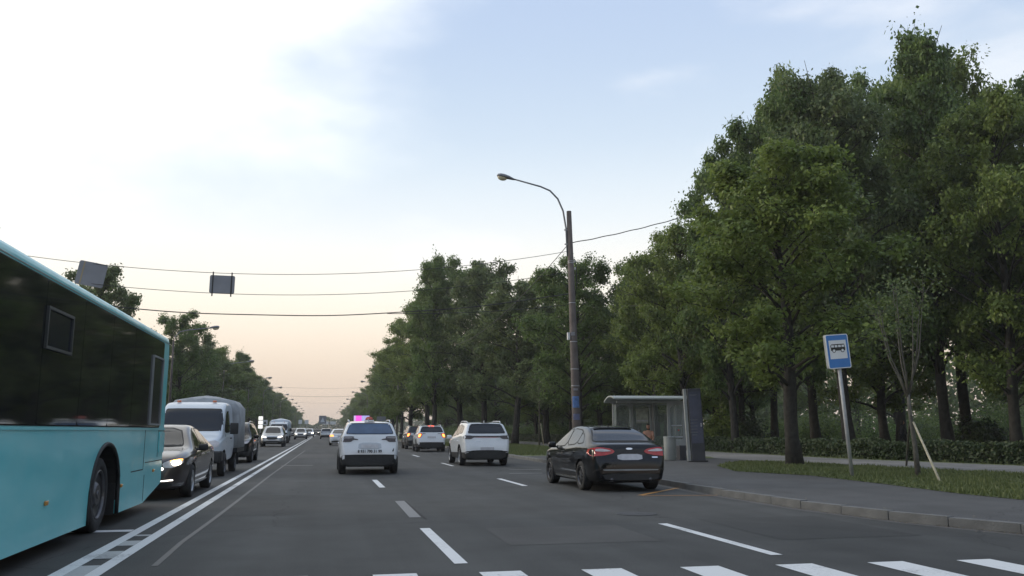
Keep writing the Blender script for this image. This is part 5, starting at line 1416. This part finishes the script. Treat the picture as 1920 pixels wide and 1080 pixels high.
# ================================================================== STREET FURNITURE
# concrete lamp pole
def lamp_arm(parent, base, head, z_up, up_len=1.1, r0=.035):
    pass
LPX, LPY = 9.86, 33.0
lp = tag(empty('street_lamp', (LPX, LPY, LAND)), 'thick brown concrete lamp pole with curved arm and blue posters, by the bus stop', 'street lamp')
tube_pts = [(0, 0, -.2), (-.03, 0, 1.5), (-.25, 0, 10.15)]
bm = bmesh.new(); tube(bm, tube_pts, [.185, .18, .10], 16); bmobj('pole', bm, M['concrete'], lp, True)
def polex(z): return -.03 - .22 * (z - 1.5) / 8.65
bm = bmesh.new()
armp = [(-.33, 0, 8.25), (-.38, 0, 9.4), (-.50, 0, 10.15), (-.72, 0, 10.65), (-1.05, 0, 10.98), (-1.45, 0, 11.13), (-2.55, 0, 11.37)]
tube(bm, armp, [.035, .037, .037, .036, .035, .033, .03], 10); bmobj('arm', bm, M['lampbody'], lp, True)
for z in (8.75, 9.35):
    boxobj('arm_bracket', (polex(z) - .13, 0, z), (.20, .07, .045), M['steel'], lp)
def lamphead(par, x, y, z, s=1.0, rz=0, tilt=.16):
    bm = bmesh.new()
    prof = [(0, .03), (.12, .06), (.30, .10), (.50, .135), (.66, .13), (.76, .09), (.80, .03)]
    rows = []
    for d, r in prof:
        rows.append([bm.verts.new((-d * s, r * 1.15 * s * math.cos(a), (max(-.35 * r, r * .85 * math.sin(a)) + (.02 if d > .2 else 0)) * s)) for a in np.linspace(0, 2 * math.pi, 16, endpoint=False)])
    for a, b in zip(rows, rows[1:]):
        for k in range(16): bm.faces.new((a[k], a[(k + 1) % 16], b[(k + 1) % 16], b[k]))
    bm.faces.new(rows[0]); bm.faces.new(rows[-1][::-1])
    h_ = bmobj('lamp_head', bm, M['lampbody'], par, True); h_.location = (x, y, z); h_.rotation_euler = (0, tilt, rz)
    bm = bmesh.new(); bmesh.ops.create_uvsphere(bm, u_segments=16, v_segments=8, radius=1)
    for v in bm.verts: v.co = Vector((v.co.x * .20 * s - .57 * s, v.co.y * .12 * s, v.co.z * .12 * s - .035 * s))
    g_ = bmobj('lamp_glass', bm, M['lampglass'], h_, True); return h_
lamphead(lp, -2.50, 0, 11.35)
for z, c in ((7.95, 'steel'), (8.02, 'steel'), (4.72, 'paper'), (3.62, 'steel'), (2.95, 'steel'), (6.3, 'steel')):
    bm = bmesh.new(); rr = .189 - .0085 * z + .006; tube(bm, [(polex(z), 0, z), (polex(z), 0, z + .03)], rr, 16); bmobj('band', bm, M[c], lp, True)
def prad(z): return .185 - .005 * z / 1.5 if z < 1.5 else .18 - .08 * (z - 1.5) / 8.65
def wrap(name, z0, z1, a0, a1, mat):
    bm = bmesh.new(); rows = []
    for z in (z0, z1):
        rr = prad(z) + .006
        rows.append([bm.verts.new((polex(z) + rr * math.cos(a), rr * math.sin(a), z)) for a in np.linspace(a0, a1, 8)])
    for k in range(7): bm.faces.new((rows[0][k], rows[0][k + 1], rows[1][k + 1], rows[1][k]))
    bmesh.ops.solidify(bm, geom=bm.faces[:], thickness=.004); bmobj(name, bm, mat, lp)
wrap('poster', 2.10, 2.55, R_(205), R_(300), M['poster'])
wrap('poster', 1.62, 1.86, R_(212), R_(300), M['posterlt'])
wrap('notice', 2.78, 2.86, R_(225), R_(285), M['paper']); wrap('notice', 4.98, 5.12, R_(215), R_(280), M['paper'])
boxobj('junction_box', (-.34, -.05, 4.95), (.10, .12, .30), M['insul'], lp, .01)
tubeobj('cable', [(polex(8.0) + .16, 0, 8.15), (polex(8) + .22, -.02, 7.9), (polex(7) + .22, 0, 7.1), (polex(6.6) + .13, 0, 6.6)], .018, M['wire'], lp, 6)
for i, z in enumerate((8.05, 7.75)): boxobj('insulator', (polex(z) + .17, 0, z), (.06, .06, .10), M['insul'], lp, .015)
# repeating steel lamps
def far_lamp(x, y, side, label, group=None):
    e = tag(empty('street_lamp', (x, y, LAND)), label, 'street lamp', group)
    bm = bmesh.new(); tube(bm, [(0, 0, -.1), (0, 0, 4), (0, 0, 8.9)], [.13, .11, .075], 10); bmobj('pole', bm, M['concrete'], e, True)
    s = side; ln = 2.7
    bm = bmesh.new(); tube(bm, [(0, 0, 8.5), (s * .1, 0, 9.2), (s * .5, 0, 9.65), (s * 1.1, 0, 9.8), (s * ln, 0, 10.0)], .048, 8); bmobj('arm', bm, M['lampbody'], e, True)
    lamphead(e, s * (ln - .05), 0, 9.98, 1.35, 0 if s < 0 else math.pi, .12)
    return e
lts = [(-12.9, 78, 1, 'grey street lamp with arm over the road, right of the bus roof'), (-12.8, 116, 1, 'second street lamp of the left roadside, its pole in front of trees'), (-12.6, 152, 1, 'third left street lamp showing just above the distant trees'),
       (10.1, 122, -1, 'street lamp whose head pokes out left of the middle trees'), (10.1, 160, -1, 'street lamp head next farther along the right row above the taxi'), (9.9, 205, -1, 'third far street lamp of the right row')]
for x, y, s, l in lts: far_lamp(x, y, s, l)
for k in range(7): far_lamp(-12.4, 186 + k * 36, 1, 'tiny street lamp far down the left roadside', 'far street lamps on the left')
for k in range(6): far_lamp(9.9, 252 + k * 40, -1, 'tiny street lamp far down the right roadside', 'far street lamps on the right')

# bus stop sign
sp_ = on(1598, 894, LAND)
sg = tag(empty('bus_stop_sign', (sp_.x, sp_.y, LAND)), 'blue and white bus stop sign with a bus pictogram on a leaning grey post', 'sign')
sg.rotation_euler = (0, R_(-3.6), 0)
tubeobj('post', [(0, 0, -.2), (0, 0, 1.5), (0, 0, 3.75)], .05, M['steel'], sg, 12)
bd = empty('panel'); bd.parent = sg; bd.location = (-.02, -.063, 3.32); bd.rotation_euler = (0, R_(-1), R_(-3))
W_, H_ = .66, .92
plateobj('backing', roundrect(W_, H_, .05), .002, .10, M['greymetal'], bd)
plateobj('border', roundrect(W_, H_, .05), -.010, .001, M['signwhite'], bd)
plateobj('blue_field', roundrect(W_ - .05, H_ - .05, .035), -.014, -.0105, M['blue'], bd)
plateobj('white_field', roundrect(.50, .50, .004, 1), -.018, -.0145, M['signwhite'], bd, (0, 0, .05))
bm = bmesh.new()
def pl(bm, poly, y0=-.022, y1=-.0185):
    n = len(poly); a = [bm.verts.new((p[0], y0, p[1])) for p in poly]; b = [bm.verts.new((p[0], y1, p[1])) for p in poly]
    bm.faces.new(a); bm.faces.new(b[::-1])
    for i in range(n): bm.faces.new((a[i], b[i], b[(i + 1) % n], a[(i + 1) % n]))
z0 = .02
pl(bm, [(-.205, z0 + .0), (.205, z0 + .0), (.21, z0 + .06), (.205, z0 + .09), (-.205, z0 + .09), (-.21, z0 + .05)])
pl(bm, [(-.205, z0 + .15), (-.18, z0 + .175), (.18, z0 + .175), (.195, z0 + .15)])
for x in (-.205, -.10, .0, .10, .195): pl(bm, [(x - .009, z0 + .09), (x + .009, z0 + .09), (x + .009 - (.008 if x > .15 else 0), z0 + .15), (x - .009, z0 + .15)])
for x in (-.125, .125): pl(bm, [(x + .052 * math.cos(a), z0 - .0 + .052 * math.sin(a)) for a in np.linspace(0, 2 * math.pi, 20, endpoint=False)])
bmobj('pictogram', bm, M['signblack'], bd)
bm = bmesh.new()
for x in (-.125, .125): pl(bm, [(x + .036 * math.cos(a), z0 + .036 * math.sin(a)) for a in np.linspace(0, 2 * math.pi, 20, endpoint=False)], -.025, -.0225)
bmobj('pictogram_wheels', bm, M['signwhite'], bd)

# information totem
ta, tb_ = on(1288, 868, LAND), on(1320, 866, LAND)
tt = tag(empty('totem', (tb_.x - .22, tb_.y + .1, LAND)), 'tall dark grey information totem with faint blue print beside the shelter', 'totem')
tt.rotation_euler = (0, R_(-2.2), R_(-14))
boxobj('body', (.04, 0, 1.42), (.52, .22, 2.84), M['totem'], tt, .015)
boxobj('side_post', (-.31, .05, 1.42), (.12, .16, 2.84), M['greymetal'], tt, .01)
boxobj('print_panel', (.05, -.116, 1.72), (.44, .012, 2.0), M['totemprint'], tt, .004)
for z, w_, x in ((2.60, .30, .0), (2.57, .22, -.03)): boxobj('header_print', (x, -.124, z), (w_, .006, .022), M['totemlt'], tt)
for z, w_ in ((1.62, .30), (1.50, .26), (1.38, .28), (1.26, .24), (1.14, .28), (1.04, .20)): boxobj('print_line', (-.06, -.124, z), (w_, .006, .035), M['totemlt'], tt)
boxobj('print_mark', (.22, -.124, 1.42), (.05, .006, .14), M['paper'], tt)
boxobj('foot_plate', (0, 0, .02), (.74, .40, .05), M['plastic'], tt)

# bus shelter, open side towards the road
SX0, SX1, SY = 12.75, 15.9, 35.6
sh = tag(empty('bus_shelter', (0, 0, LAND)), 'grey bus shelter with curved pale roof and glass walls behind the black liftback', 'bus shelter')
cx_ = (SX0 + SX1) / 2
sh.location = (14.08, 36.2, LAND); sh.rotation_euler = (0, 0, R_(-8))
SW, SD = 3.05, 1.5            # width (local x), depth (local y)
for x, y, nm in ((-SW / 2 + .12, SD / 2, ''), (SW / 2 - .06, SD / 2, ''), (SW / 2 - .06, -SD / 2 + .1, ''), (SW / 2 - .78, -SD / 2 + .1, ''), (-.62, SD / 2, ''), (.35, SD / 2, '')):
    boxobj('post', (x, y, 1.22), (.08, .08, 2.44), M['greymetal'], sh, .01)
# curved roof
bm = bmesh.new(); ns = 12; rows = []
for i in range(ns + 1):
    t = i / ns; y = -SD / 2 - .55 + t * (SD + .85); z = 2.50 + .22 * math.sin(math.pi * (.12 + .88 * t)) ** .8
    rows.append([(x, y, z) for x in (-SW / 2 - .25, SW / 2 + .15)] )
tp_ = [[bm.verts.new(v) for v in r_2] for r_2 in rows]; bt_ = [[bm.verts.new((v[0], v[1], v[2] - .06)) for v in r_2] for r_2 in rows]
for a, b in zip(tp_, tp_[1:]): bm.faces.new((a[0], a[1], b[1], b[0]))
for a, b in zip(bt_, bt_[1:]): bm.faces.new((a[1], a[0], b[0], b[1]))
for k in (0, 1):
    for i in range(ns): bm.faces.new((tp_[i][k], tp_[i + 1][k], bt_[i + 1][k], bt_[i][k]))
bm.faces.new((tp_[0][0], tp_[0][1], bt_[0][1], bt_[0][0])); bm.faces.new((tp_[-1][0], tp_[-1][1], bt_[-1][1], bt_[-1][0]))
bmobj('roof', bm, pm('pale shelter roof', (.34, .37, .36), .45, .1, var=.08), sh, False)
boxobj('roof_beam', (0, -SD / 2 + .1, 2.44), (SW, .10, .10), M['greymetal'], sh); boxobj('roof_beam', (0, SD / 2, 2.46), (SW, .08, .08), M['greymetal'], sh)
def gframe(name, cx, w_, y, z0, z1, arch_=.28):
    """glass wall bay with a frame rounded at its top"""
    out_ = [(-w_ / 2, z0), (w_ / 2, z0), (w_ / 2, z1), (-w_ / 2, z1)]
    inner = [(-w_ / 2 + .06, z0 + .06), (w_ / 2 - .06, z0 + .06)] + [((w_ / 2 - .06 - arch_) + arch_ * math.cos(a), z1 - .06 - arch_ + arch_ * math.sin(a)) for a in np.linspace(0, math.pi / 2, 6)] + [(-(w_ / 2 - .06 - arch_) - arch_ * math.sin(a), z1 - .06 - arch_ + arch_ * math.cos(a)) for a in np.linspace(0, math.pi / 2, 6)]
    g_ = plateobj('glass_panel', inner, -.004, .004, M['shglass'], sh, (cx, y, 0))
    bm = bmesh.new()
    N2 = len(inner); o2 = []
    for (x, z) in inner:
        o2.append((max(-w_ / 2, min(w_ / 2, x * 50)) if abs(x) > w_ / 2 - .061 - 1e-6 else x, z0 if z < z0 + .1 else (z1 if z > z1 - .0601 - arch_ + 1e-6 else z)))
    o2 = [((w_ / 2 if x > 0 else -w_ / 2), (z0 if z < z0 + .1 else z1 if z > z1 - .07 - arch_ * .5 else z)) for x, z in inner]
    for dy0, dy1 in ((-.025, .025),):
        A = [bm.verts.new((cx + p[0], y + dy0, p[1])) for p in inner]; B = [bm.verts.new((cx + p[0], y + dy0, p[1])) for p in o2]
        C_ = [bm.verts.new((cx + p[0], y + dy1, p[1])) for p in inner]; D_ = [bm.verts.new((cx + p[0], y + dy1, p[1])) for p in o2]
        for i in range(N2):
            j = (i + 1) % N2
            for q4 in ((A[i], A[j], B[j], B[i]), (C_[j], C_[i], D_[i], D_[j]), (A[j], A[i], C_[i], C_[j]), (B[i], B[j], D_[j], D_[i])):
                try: bm.faces.new(q4)
                except ValueError: pass
    bmesh.ops.dissolve_degenerate(bm, dist=.0001, edges=bm.edges[:])
    bmobj(name, bm, M['greymetal'], sh)
gframe('bay_frame', -.98, .80, SD / 2 - .06, .30, 2.40)
gframe('bay_frame', -.13, .88, SD / 2 - .06, .30, 2.40, .05)
gframe('bay_frame', .90, .96, SD / 2 - .06, .30, 2.40, .05)
gframe('bay_frame', SW / 2 - .42, .66, -SD / 2 + .1, .78, 2.40)
boxobj('end_panel', (SW / 2 - .42, -SD / 2 + .1, .42), (.64, .06, .72), M['greymetal'], sh, .01)
o = boxobj('side_glass', (SW / 2 - .06, 0, 1.4), (.012, 1.25, 1.9), M['shglass'], sh)
o = boxobj('side_glass', (-SW / 2 + .12, SD / 2 - .38, 1.4), (.012, .66, 1.9), M['shglass'], sh)
for z, w_, m_ in ((1.42, .46, 'paper'), (.93, .50, 'paper')): boxobj('notice_strip', (SW / 2 - .42, -SD / 2 + .055, z), (w_, .006, .045), M[m_], sh)
boxobj('red_dot_notice', (SW / 2 - .34, -SD / 2 + .052, 1.22), (.06, .006, .06), M['lens_red'], sh)
boxobj('poster', (-.12, SD / 2 - .12, 1.86), (.56, .01, .66), pm('pale poster', (.30, .32, .27), .6, var=.3, scale=6), sh)
boxobj('poster', (-.12, SD / 2 - .13, 1.64), (.55, .01, .07), M['paper'], sh)
boxobj('notice_strip', (-.38, SD / 2 - .13, 1.20), (.26, .01, .05), M['paper'], sh)
boxobj('seat', (.0, SD / 2 - .35, .50), (2.0, .38, .05), M['stake'], sh, .01)
for x in (-.7, .7): boxobj('seat_leg', (x, SD / 2 - .35, .24), (.06, .30, .48), M['greymetal'], sh)
# litter bins at the shelter
pb = on(1254, 863, LAND)
bn = tag(empty('litter_bin', (pb.x - .02, pb.y - .2, LAND)), 'pale grey litter bin in front of the shelter end panel', 'litter bin')
bm = bmesh.new(); tube(bm, [(0, 0, 0), (0, 0, .05), (0, 0, .90), (0, 0, .92)], [.20, .235, .25, .25], 20); bmobj('bin_body', bm, pm('pale grey bin', (.30, .32, .31), .6, var=.12), bn, True)
bm = bmesh.new(); tube(bm, [(0, 0, .905), (0, 0, .96)], [.265, .255], 20); bmobj('rim', bm, M['greymetal'], bn, True)
db = tag(boxobj('utility_box', (pb.x + .62, pb.y + .15, LAND + .30), (.30, .34, .60), M['totem'], None, .02), 'small dark box on the pavement between bin and totem', 'box')

# ------------------------------------------------------------------ people
def figure(name, joints, edges, radii, mat, parent, root=0, sub=1):
    me = bpy.data.meshes.new(name); me.from_pydata([tuple(j) for j in joints], edges, []); o = bpy.data.objects.new(name, me); COL.objects.link(o)
    md = o.modifiers.new('s', 'SKIN'); md.use_smooth_shade = True
    for i, rv in enumerate(radii):
        me.skin_vertices[0].data[i].radius = (rv, rv) if not isinstance(rv, tuple) else rv
    me.skin_vertices[0].data[root].use_root = True
    sb = o.modifiers.new('u', 'SUBSURF'); sb.levels = sub; sb.render_levels = sub
    m2 = evald_mesh(o); o.modifiers.clear(); o.data = m2
    m2.materials.clear(); m2.materials.append(mat); m2.polygons.foreach_set('use_smooth', [True] * len(m2.polygons)); o.parent = parent; return o
def head(parent, c, yaw, tilt, haircol, longhair=True):
    hd = empty('head'); hd.parent = parent; hd.location = c; hd.rotation_euler = (tilt, 0, yaw)
    bm = bmesh.new(); bmesh.ops.create_uvsphere(bm, u_segments=20, v_segments=14, radius=1)
    for v in bm.verts:
        x, y, z = v.co
        jaw = 1 - .28 * max(0, -z); v.co = Vector((x * .074 * jaw, y * .092 * (1 - .12 * max(0, -z)) - (.012 if z < -.2 else 0), z * .115))
    box(bm, (0, -.098, -.012), (.022, .03, .04), bevel=.006)
    for s in (1, -1): box(bm, (s * .076, .005, -.005), (.012, .03, .05), bevel=.005)
    bmobj('face', bm, M['skin'], hd, True)
    bm = bmesh.new(); bmesh.ops.create_uvsphere(bm, u_segments=20, v_segments=14, radius=1)
    for v in list(bm.verts):
        x, y, z = v.co
        if y < -.35 and z < .45: bm.verts.remove(v); continue
        v.co = Vector((x * .086, y * .106 + .012, z * .124 + .012)) if z > -.3 or not longhair else Vector((x * .088, y * .10 + .02, z * .20 + .04))
    bmobj('hair', bm, haircol, hd, True)
    bm = bmesh.new()
    for s in (1, -1): box(bm, (s * .028, -.086, .012), (.022, .008, .010))
    bmobj('eyes', bm, M['signblack'], hd)
    bm = bmesh.new(); box(bm, (0, -.086, -.055), (.045, .008, .010)); bmobj('mouth', bm, M['lens_red'], hd)
    return hd
def hand(parent, c, d, mat):
    """palm plus five bent fingers, pointing along d"""
    c = Vector(c); d = Vector(d).normalized(); sd_ = d.cross(Vector((0, 0, 1))).normalized(); up = sd_.cross(d)
    J = [c, c + d * .045, c + d * .085]; E = [(0, 1), (1, 2)]; Rr = [.022, (.034), .032]
    for i, (o_, ln) in enumerate(((-.030, .070), (-.010, .080), (.010, .076), (.030, .060))):
        b = c + d * .088 + sd_ * o_; k = len(J); J += [b, b + d * ln * .5 - up * .006, b + d * ln * .85 - up * .03]; E += [(2, k), (k, k + 1), (k + 1, k + 2)]; Rr += [.009, .008, .007]
    b = c + d * .03 - sd_ * .035; k = len(J); J += [b, b + d * .035 - sd_ * .022, b + d * .065 - sd_ * .022 - up * .01]; E += [(1, k), (k, k + 1), (k + 1, k + 2)]; Rr += [.011, .009, .008]
    return figure('hand', J, E, Rr, mat, parent, 1)
pp = sh.matrix_world
ps = tag(empty('person'), 'person in a salmon top and patterned white blue trousers sitting in the bus shelter', 'person')
loc = Matrix.Rotation(R_(-8), 4, 'Z') @ Vector((.08, .25, 0)); ps.location = (14.08 + loc.x, 36.2 + loc.y, LAND); ps.rotation_euler = (0, 0, R_(-30)); ps.scale = (1.06, 1.06, 1.06)
# faces local -y
J = [(0, 0, .60), (0, -.01, .74), (0, -.05, .92), (0, -.08, 1.06), (0, -.09, 1.16), (.17, -.08, 1.07), (-.17, -.08, 1.07), (.22, -.14, .83), (-.22, -.14, .83), (.20, -.32, .72), (-.17, -.34, .74)]
E_ = [(0, 1), (1, 2), (2, 3), (3, 4), (3, 5), (3, 6), (5, 7), (6, 8), (7, 9), (8, 10)]
figure('body', J, E_, [(.15, .11), (.135, .10), (.155, .11), (.13, .09), .05, .06, .06, .046, .046, .032, .032], M['skin'], ps, 0, 2)
figure('top', [(0, 0, .62), (0, -.01, .74), (0, -.05, .92), (0, -.075, 1.06), (.16, -.08, 1.07), (-.16, -.08, 1.07), (.20, -.12, .93), (-.20, -.12, .93)], [(0, 1), (1, 2), (2, 3), (3, 4), (3, 5), (4, 6), (5, 7)], [(.165, .13), (.15, .12), (.17, .13), (.14, .105), .07, .07, .062, .062], M['pinktop'], ps, 0, 2)
figure('trousers', [(0, .02, .59), (.10, -.05, .60), (-.10, -.05, .60), (.13, -.45, .62), (-.11, -.46, .66), (.13, -.47, .20), (-.02, -.55, .30)], [(0, 1), (0, 2), (1, 3), (2, 4), (3, 5), (4, 6)], [(.17, .13), .105, .105, .078, .078, .06, .06], M['pattern'], ps, 0, 2)
for x, y, z in ((.13, -.53, .05), (-.0, -.62, .16)):
    o = boxobj('shoe', (x, y, z), (.09, .24, .08), M['signwhite'], ps, .03, smooth=True)
hand(ps, (.20, -.33, .72), (-.5, -.8, 0), M['skin']); hand(ps, (-.17, -.35, .74), (.6, -.7, 0), M['skin'])
head(ps, (0, -.13, 1.30), R_(10), R_(22), M['hair'])
# walker behind the hedge
q = at(1691, 807, 44)
wk = tag(empty('person', (q.x, 44, LAND), R_(75)), 'person in black clothes walking on the park lawn behind the staked sapling', 'person')
figure('body', [(0, 0, .95), (0, -.02, 1.15), (0, -.04, 1.38), (0, -.05, 1.52), (.19, -.04, 1.40), (-.19, -.04, 1.40), (.24, .08, 1.14), (-.24, -.12, 1.14), (.22, .02, .92), (-.2, -.26, .96)], [(0, 1), (1, 2), (2, 3), (2, 4), (2, 5), (4, 6), (5, 7), (6, 8), (7, 9)], [(.16, .12), (.14, .11), (.17, .12), .05, .065, .065, .05, .05, .036, .036], M['darkcloth'], wk, 0, 2)
figure('trousers', [(0, 0, .94), (.10, 0, .90), (-.10, 0, .90), (.11, .10, .50), (-.11, -.22, .52), (.11, .34, .12), (-.11, -.26, .08)], [(0, 1), (0, 2), (1, 3), (2, 4), (3, 5), (4, 6)], [(.16, .12), .10, .10, .07, .07, .05, .05], M['darkcloth'], wk, 0, 2)
for x, y, z in ((.11, .30, .07), (-.11, -.32, .04)): boxobj('shoe', (x, y, z), (.09, .27, .08), M['signblack'], wk, .03, smooth=True)
hand(wk, (.22, .02, .92), (0, -.1, -1), M['skin']); hand(wk, (-.2, -.26, .96), (0, -.3, -1), M['skin'])
head(wk, (0, -.06, 1.66), 0, 0, M['hair'], False)

# ------------------------------------------------------------------ span wires and hanging signs
def wire(pts, label, r_=.011, seg=14, sag=None, extra=None):
    P = []
    for a, b in zip(pts, pts[1:]):
        for i in range(seg): P.append(Vector(a).lerp(Vector(b), i / seg))
    P.append(Vector(pts[-1]))
    return tag(tubeobj('cable', P, r_, M['wire'], None, 5), label, 'cable')
def span(p0, p1, sag, label, r_=.011, n=40, wob=0.0):
    a, b = Vector(p0), Vector(p1); P = []
    for i in range(n + 1):
        t = i / n; v = a.lerp(b, t); v.z -= sag * 4 * t * (1 - t); v.z += wob * math.sin(t * 31) ; P.append(v)
    return tag(tubeobj('cable', P, r_, M['wire'], None, 5), label, 'cable')
span((9.62, 33, 8.60), (-17.5, 33, 8.65), 1.48, 'thin upper span wire across the road that carries both hanging signs')
span((9.66, 33, 7.75), (-17.5, 33, 8.0), 1.50, 'thin lower span wire across the road below the hanging signs')
span((9.9, 33.6, 6.95), (-17.5, 33.6, 7.25), 1.42, 'thick dark cable sagging low across the road under the signs', .020, 60, .012)
span((9.9, 33.7, 6.50), (2.3, 33.6, 5.88), .12, 'slack cable forking off near the right end of the thick cable', .014)
span((9.72, 33, 8.95), (15.6, 34, 10.75), .08, 'dark cable rising from the lamp pole into the big trees on the right', .02, 30, .01)
span((9.5, 33, 8.8), (11.2, 76, 8.9), .8, 'cable running from the concrete lamp pole along the road to the next lamp', .016)
for i, (y, z) in enumerate(((152, 9.0), (152, 7.6), (186, 8.8), (222, 8.6))):
    span((10, y, z), (-12.6, y, z), .5, ['higher span wire far over the road', 'lower span wire far over the road', 'third span wire farther over the road', 'farthest faint span wire over the road'][i], .011)
def hang_sign(x, y, z, w_, h_, ry, label, tape=False, rz=0):
    e = tag(empty('hanging_sign', (x, y, z), rz), label, 'road sign'); e.rotation_euler = (0, ry, rz)
    plateobj('board', roundrect(w_, h_, .06), -.012, .012, M['signback'], e)
    plateobj('rim', roundrect(w_ + .02, h_ + .02, .065), .0125, .018, M['greymetal'], e)
    plateobj('face', roundrect(w_ - .02, h_ - .02, .055), .0185, .022, M['signwhite'], e)
    for s in (-1, 1):
        boxobj('hanger', (s * w_ * .38, -.02 if not tape else .03, 0), (.045, .015, h_ + .26 if not tape else h_ - .05), M['plastic'], e)
    if tape: boxobj('tape', (-w_ * .32, -.016, 0), (.045, .006, h_ * .96), pm('tan tape', (.32, .26, .16), .7), e)
    return e
hang_sign(-3.88, 33, 6.72, .88, .66, R_(0.5), 'grey back of a road sign hanging level over the road between the two span wires')
hang_sign(-8.42, 33, 6.93, .93, .86, R_(9), 'grey back of a tilted road sign hanging above the bus roof', True, R_(6))

# ------------------------------------------------------------------ far roadside signs
def board(px, py, Y, w_, h_, mat, label, cat='sign', post=True, postmat='steel', disc=False, inner=None, z_=None):
    q = at(px, py, Y); e = tag(empty(cat.replace(' ', '_'), (q.x, Y, LAND)), label, cat)
    h0 = q.z - LAND
    plateobj('panel', roundrect(w_, h_, min(w_, h_) * (.49 if disc else .1)), -.04, .04, M[mat], e, (0, 0, h0))
    if inner: plateobj('symbol', [(-w_ * .3, -h_ * .3), (w_ * .3, -h_ * .3), (0, h_ * .3)], -.05, -.041, M[inner], e, (0, 0, h0))
    if post: tubeobj('post', [(0, .08, -.1), (0, .08, h0 / 2), (0, .08, h0 + h_ * .3)], .05, M[postmat], e, 8)
    return e
led = empty('billboard', (0, 0, 0)); q = at(678, 786, 92); led.location = (q.x, 92, LAND); tag(led, 'lit pink and lilac screen showing just above the taxi roof', 'billboard')
boxobj('frame', (0, .12, q.z - LAND), (1.75, .2, .86), M['plastic'], led)
scr = boxobj('screen', (0, 0, 0), (1.62, .03, .74), M['screen'], led); scr.location = (0, 0, q.z - LAND)
scr.active_material.node_tree.nodes['Map Range'].inputs[1].default_value = -.81; scr.active_material.node_tree.nodes['Map Range'].inputs[2].default_value = .81
tubeobj('post', [(0, .15, -.1), (0, .15, q.z - .4)], .08, M['steel'], led)
board(715, 785, 100, 1.0, .5, 'signback', 'small grey board right of the lit pink screen')
board(497, 792, 112, .62, .62, 'signwhite', 'square pedestrian crossing sign above the silver crossover', inner='signblack', postmat='steel')
tlq = at(530, 803, 100)
tl = tag(empty('traffic_light', (tlq.x, 100, LAND)), 'traffic light showing green beside the white box van', 'traffic light')
boxobj('housing', (0, 0, tlq.z + .2 - LAND), (.34, .25, .95), M['plastic'], tl, .03)
for i, m_ in enumerate(('lens_red', 'amber', 'lit_green')):
    bm = bmesh.new(); tube(bm, [(0, -.12, tlq.z + .5 - i * .3 - LAND), (0, -.16, tlq.z + .5 - i * .3 - LAND)], .11, 14); bmobj('lens', bm, M[m_], tl)
tubeobj('post', [(0, .05, -.1), (0, .05, tlq.z - .3)], .06, M['steel'], tl)
e = board(489, 784, 88, .42, .34, 'litwhite', 'stack of three small glowing light panels in the left verge right of the black crossover', 'light box', True)
for py_ in (792, 800):
    plateobj('panel', roundrect(.42, .36, .05), -.04, .04, M['litwhite'], e, (0, 0, at(489, py_, 88).z - LAND))
board(605, 787, 240, 2.0, 2.2, 'signback', 'faint green grey sign at the right side of the far road', inner='vanpaint')
for px, py, Y, w_, h_, l in ((612, 793, 420, 3.4, 1.4, 'left of two pale boards over the far road'), (623, 793, 420, 3.4, 1.4, 'right of two pale boards over the far road'), (575, 791, 260, 1.1, 1.1, 'pale far sign on the left roadside, nearer one'), (563, 791, 200, .8, .9, 'pale far sign in front of the left trees')):
    board(px, py, Y, w_, h_, 'signwhite', l, 'sign')
# delineator / white roadside marker by the dark crossover
q = on(751, 838); mk = tag(empty('bollard', (10.0, 92, LAND)), 'small white roadside marker between the taxi and the dark crossover', 'bollard')
tubeobj('post', [(0, 0, -.1), (0, 0, 1.15)], .06, M['signwhite'], mk); tubeobj('head', [(0, 0, 1.15), (0, 0, 1.55)], .16, M['signwhite'], mk)

# ------------------------------------------------------------------ evening haze
hm = bpy.data.materials.new('evening haze'); hm.use_nodes = True
hn = hm.node_tree.nodes; hn.clear()
ho = hn.new('ShaderNodeOutputMaterial'); hv = hn.new('ShaderNodeVolumePrincipled')
hv.inputs['Color'].default_value = (.92, .93, .95, 1); hv.inputs['Density'].default_value = .00042; hv.inputs['Anisotropy'].default_value = .2
hm.node_tree.links.new(hv.outputs[0], ho.inputs['Volume'])
bm = bmesh.new(); box(bm, (0, 350, 13), (1420, 1520, 30)); hz = bmobj('haze', bm, hm); tag(hz, 'thin warm evening haze over the avenue', 'haze', kind='stuff')
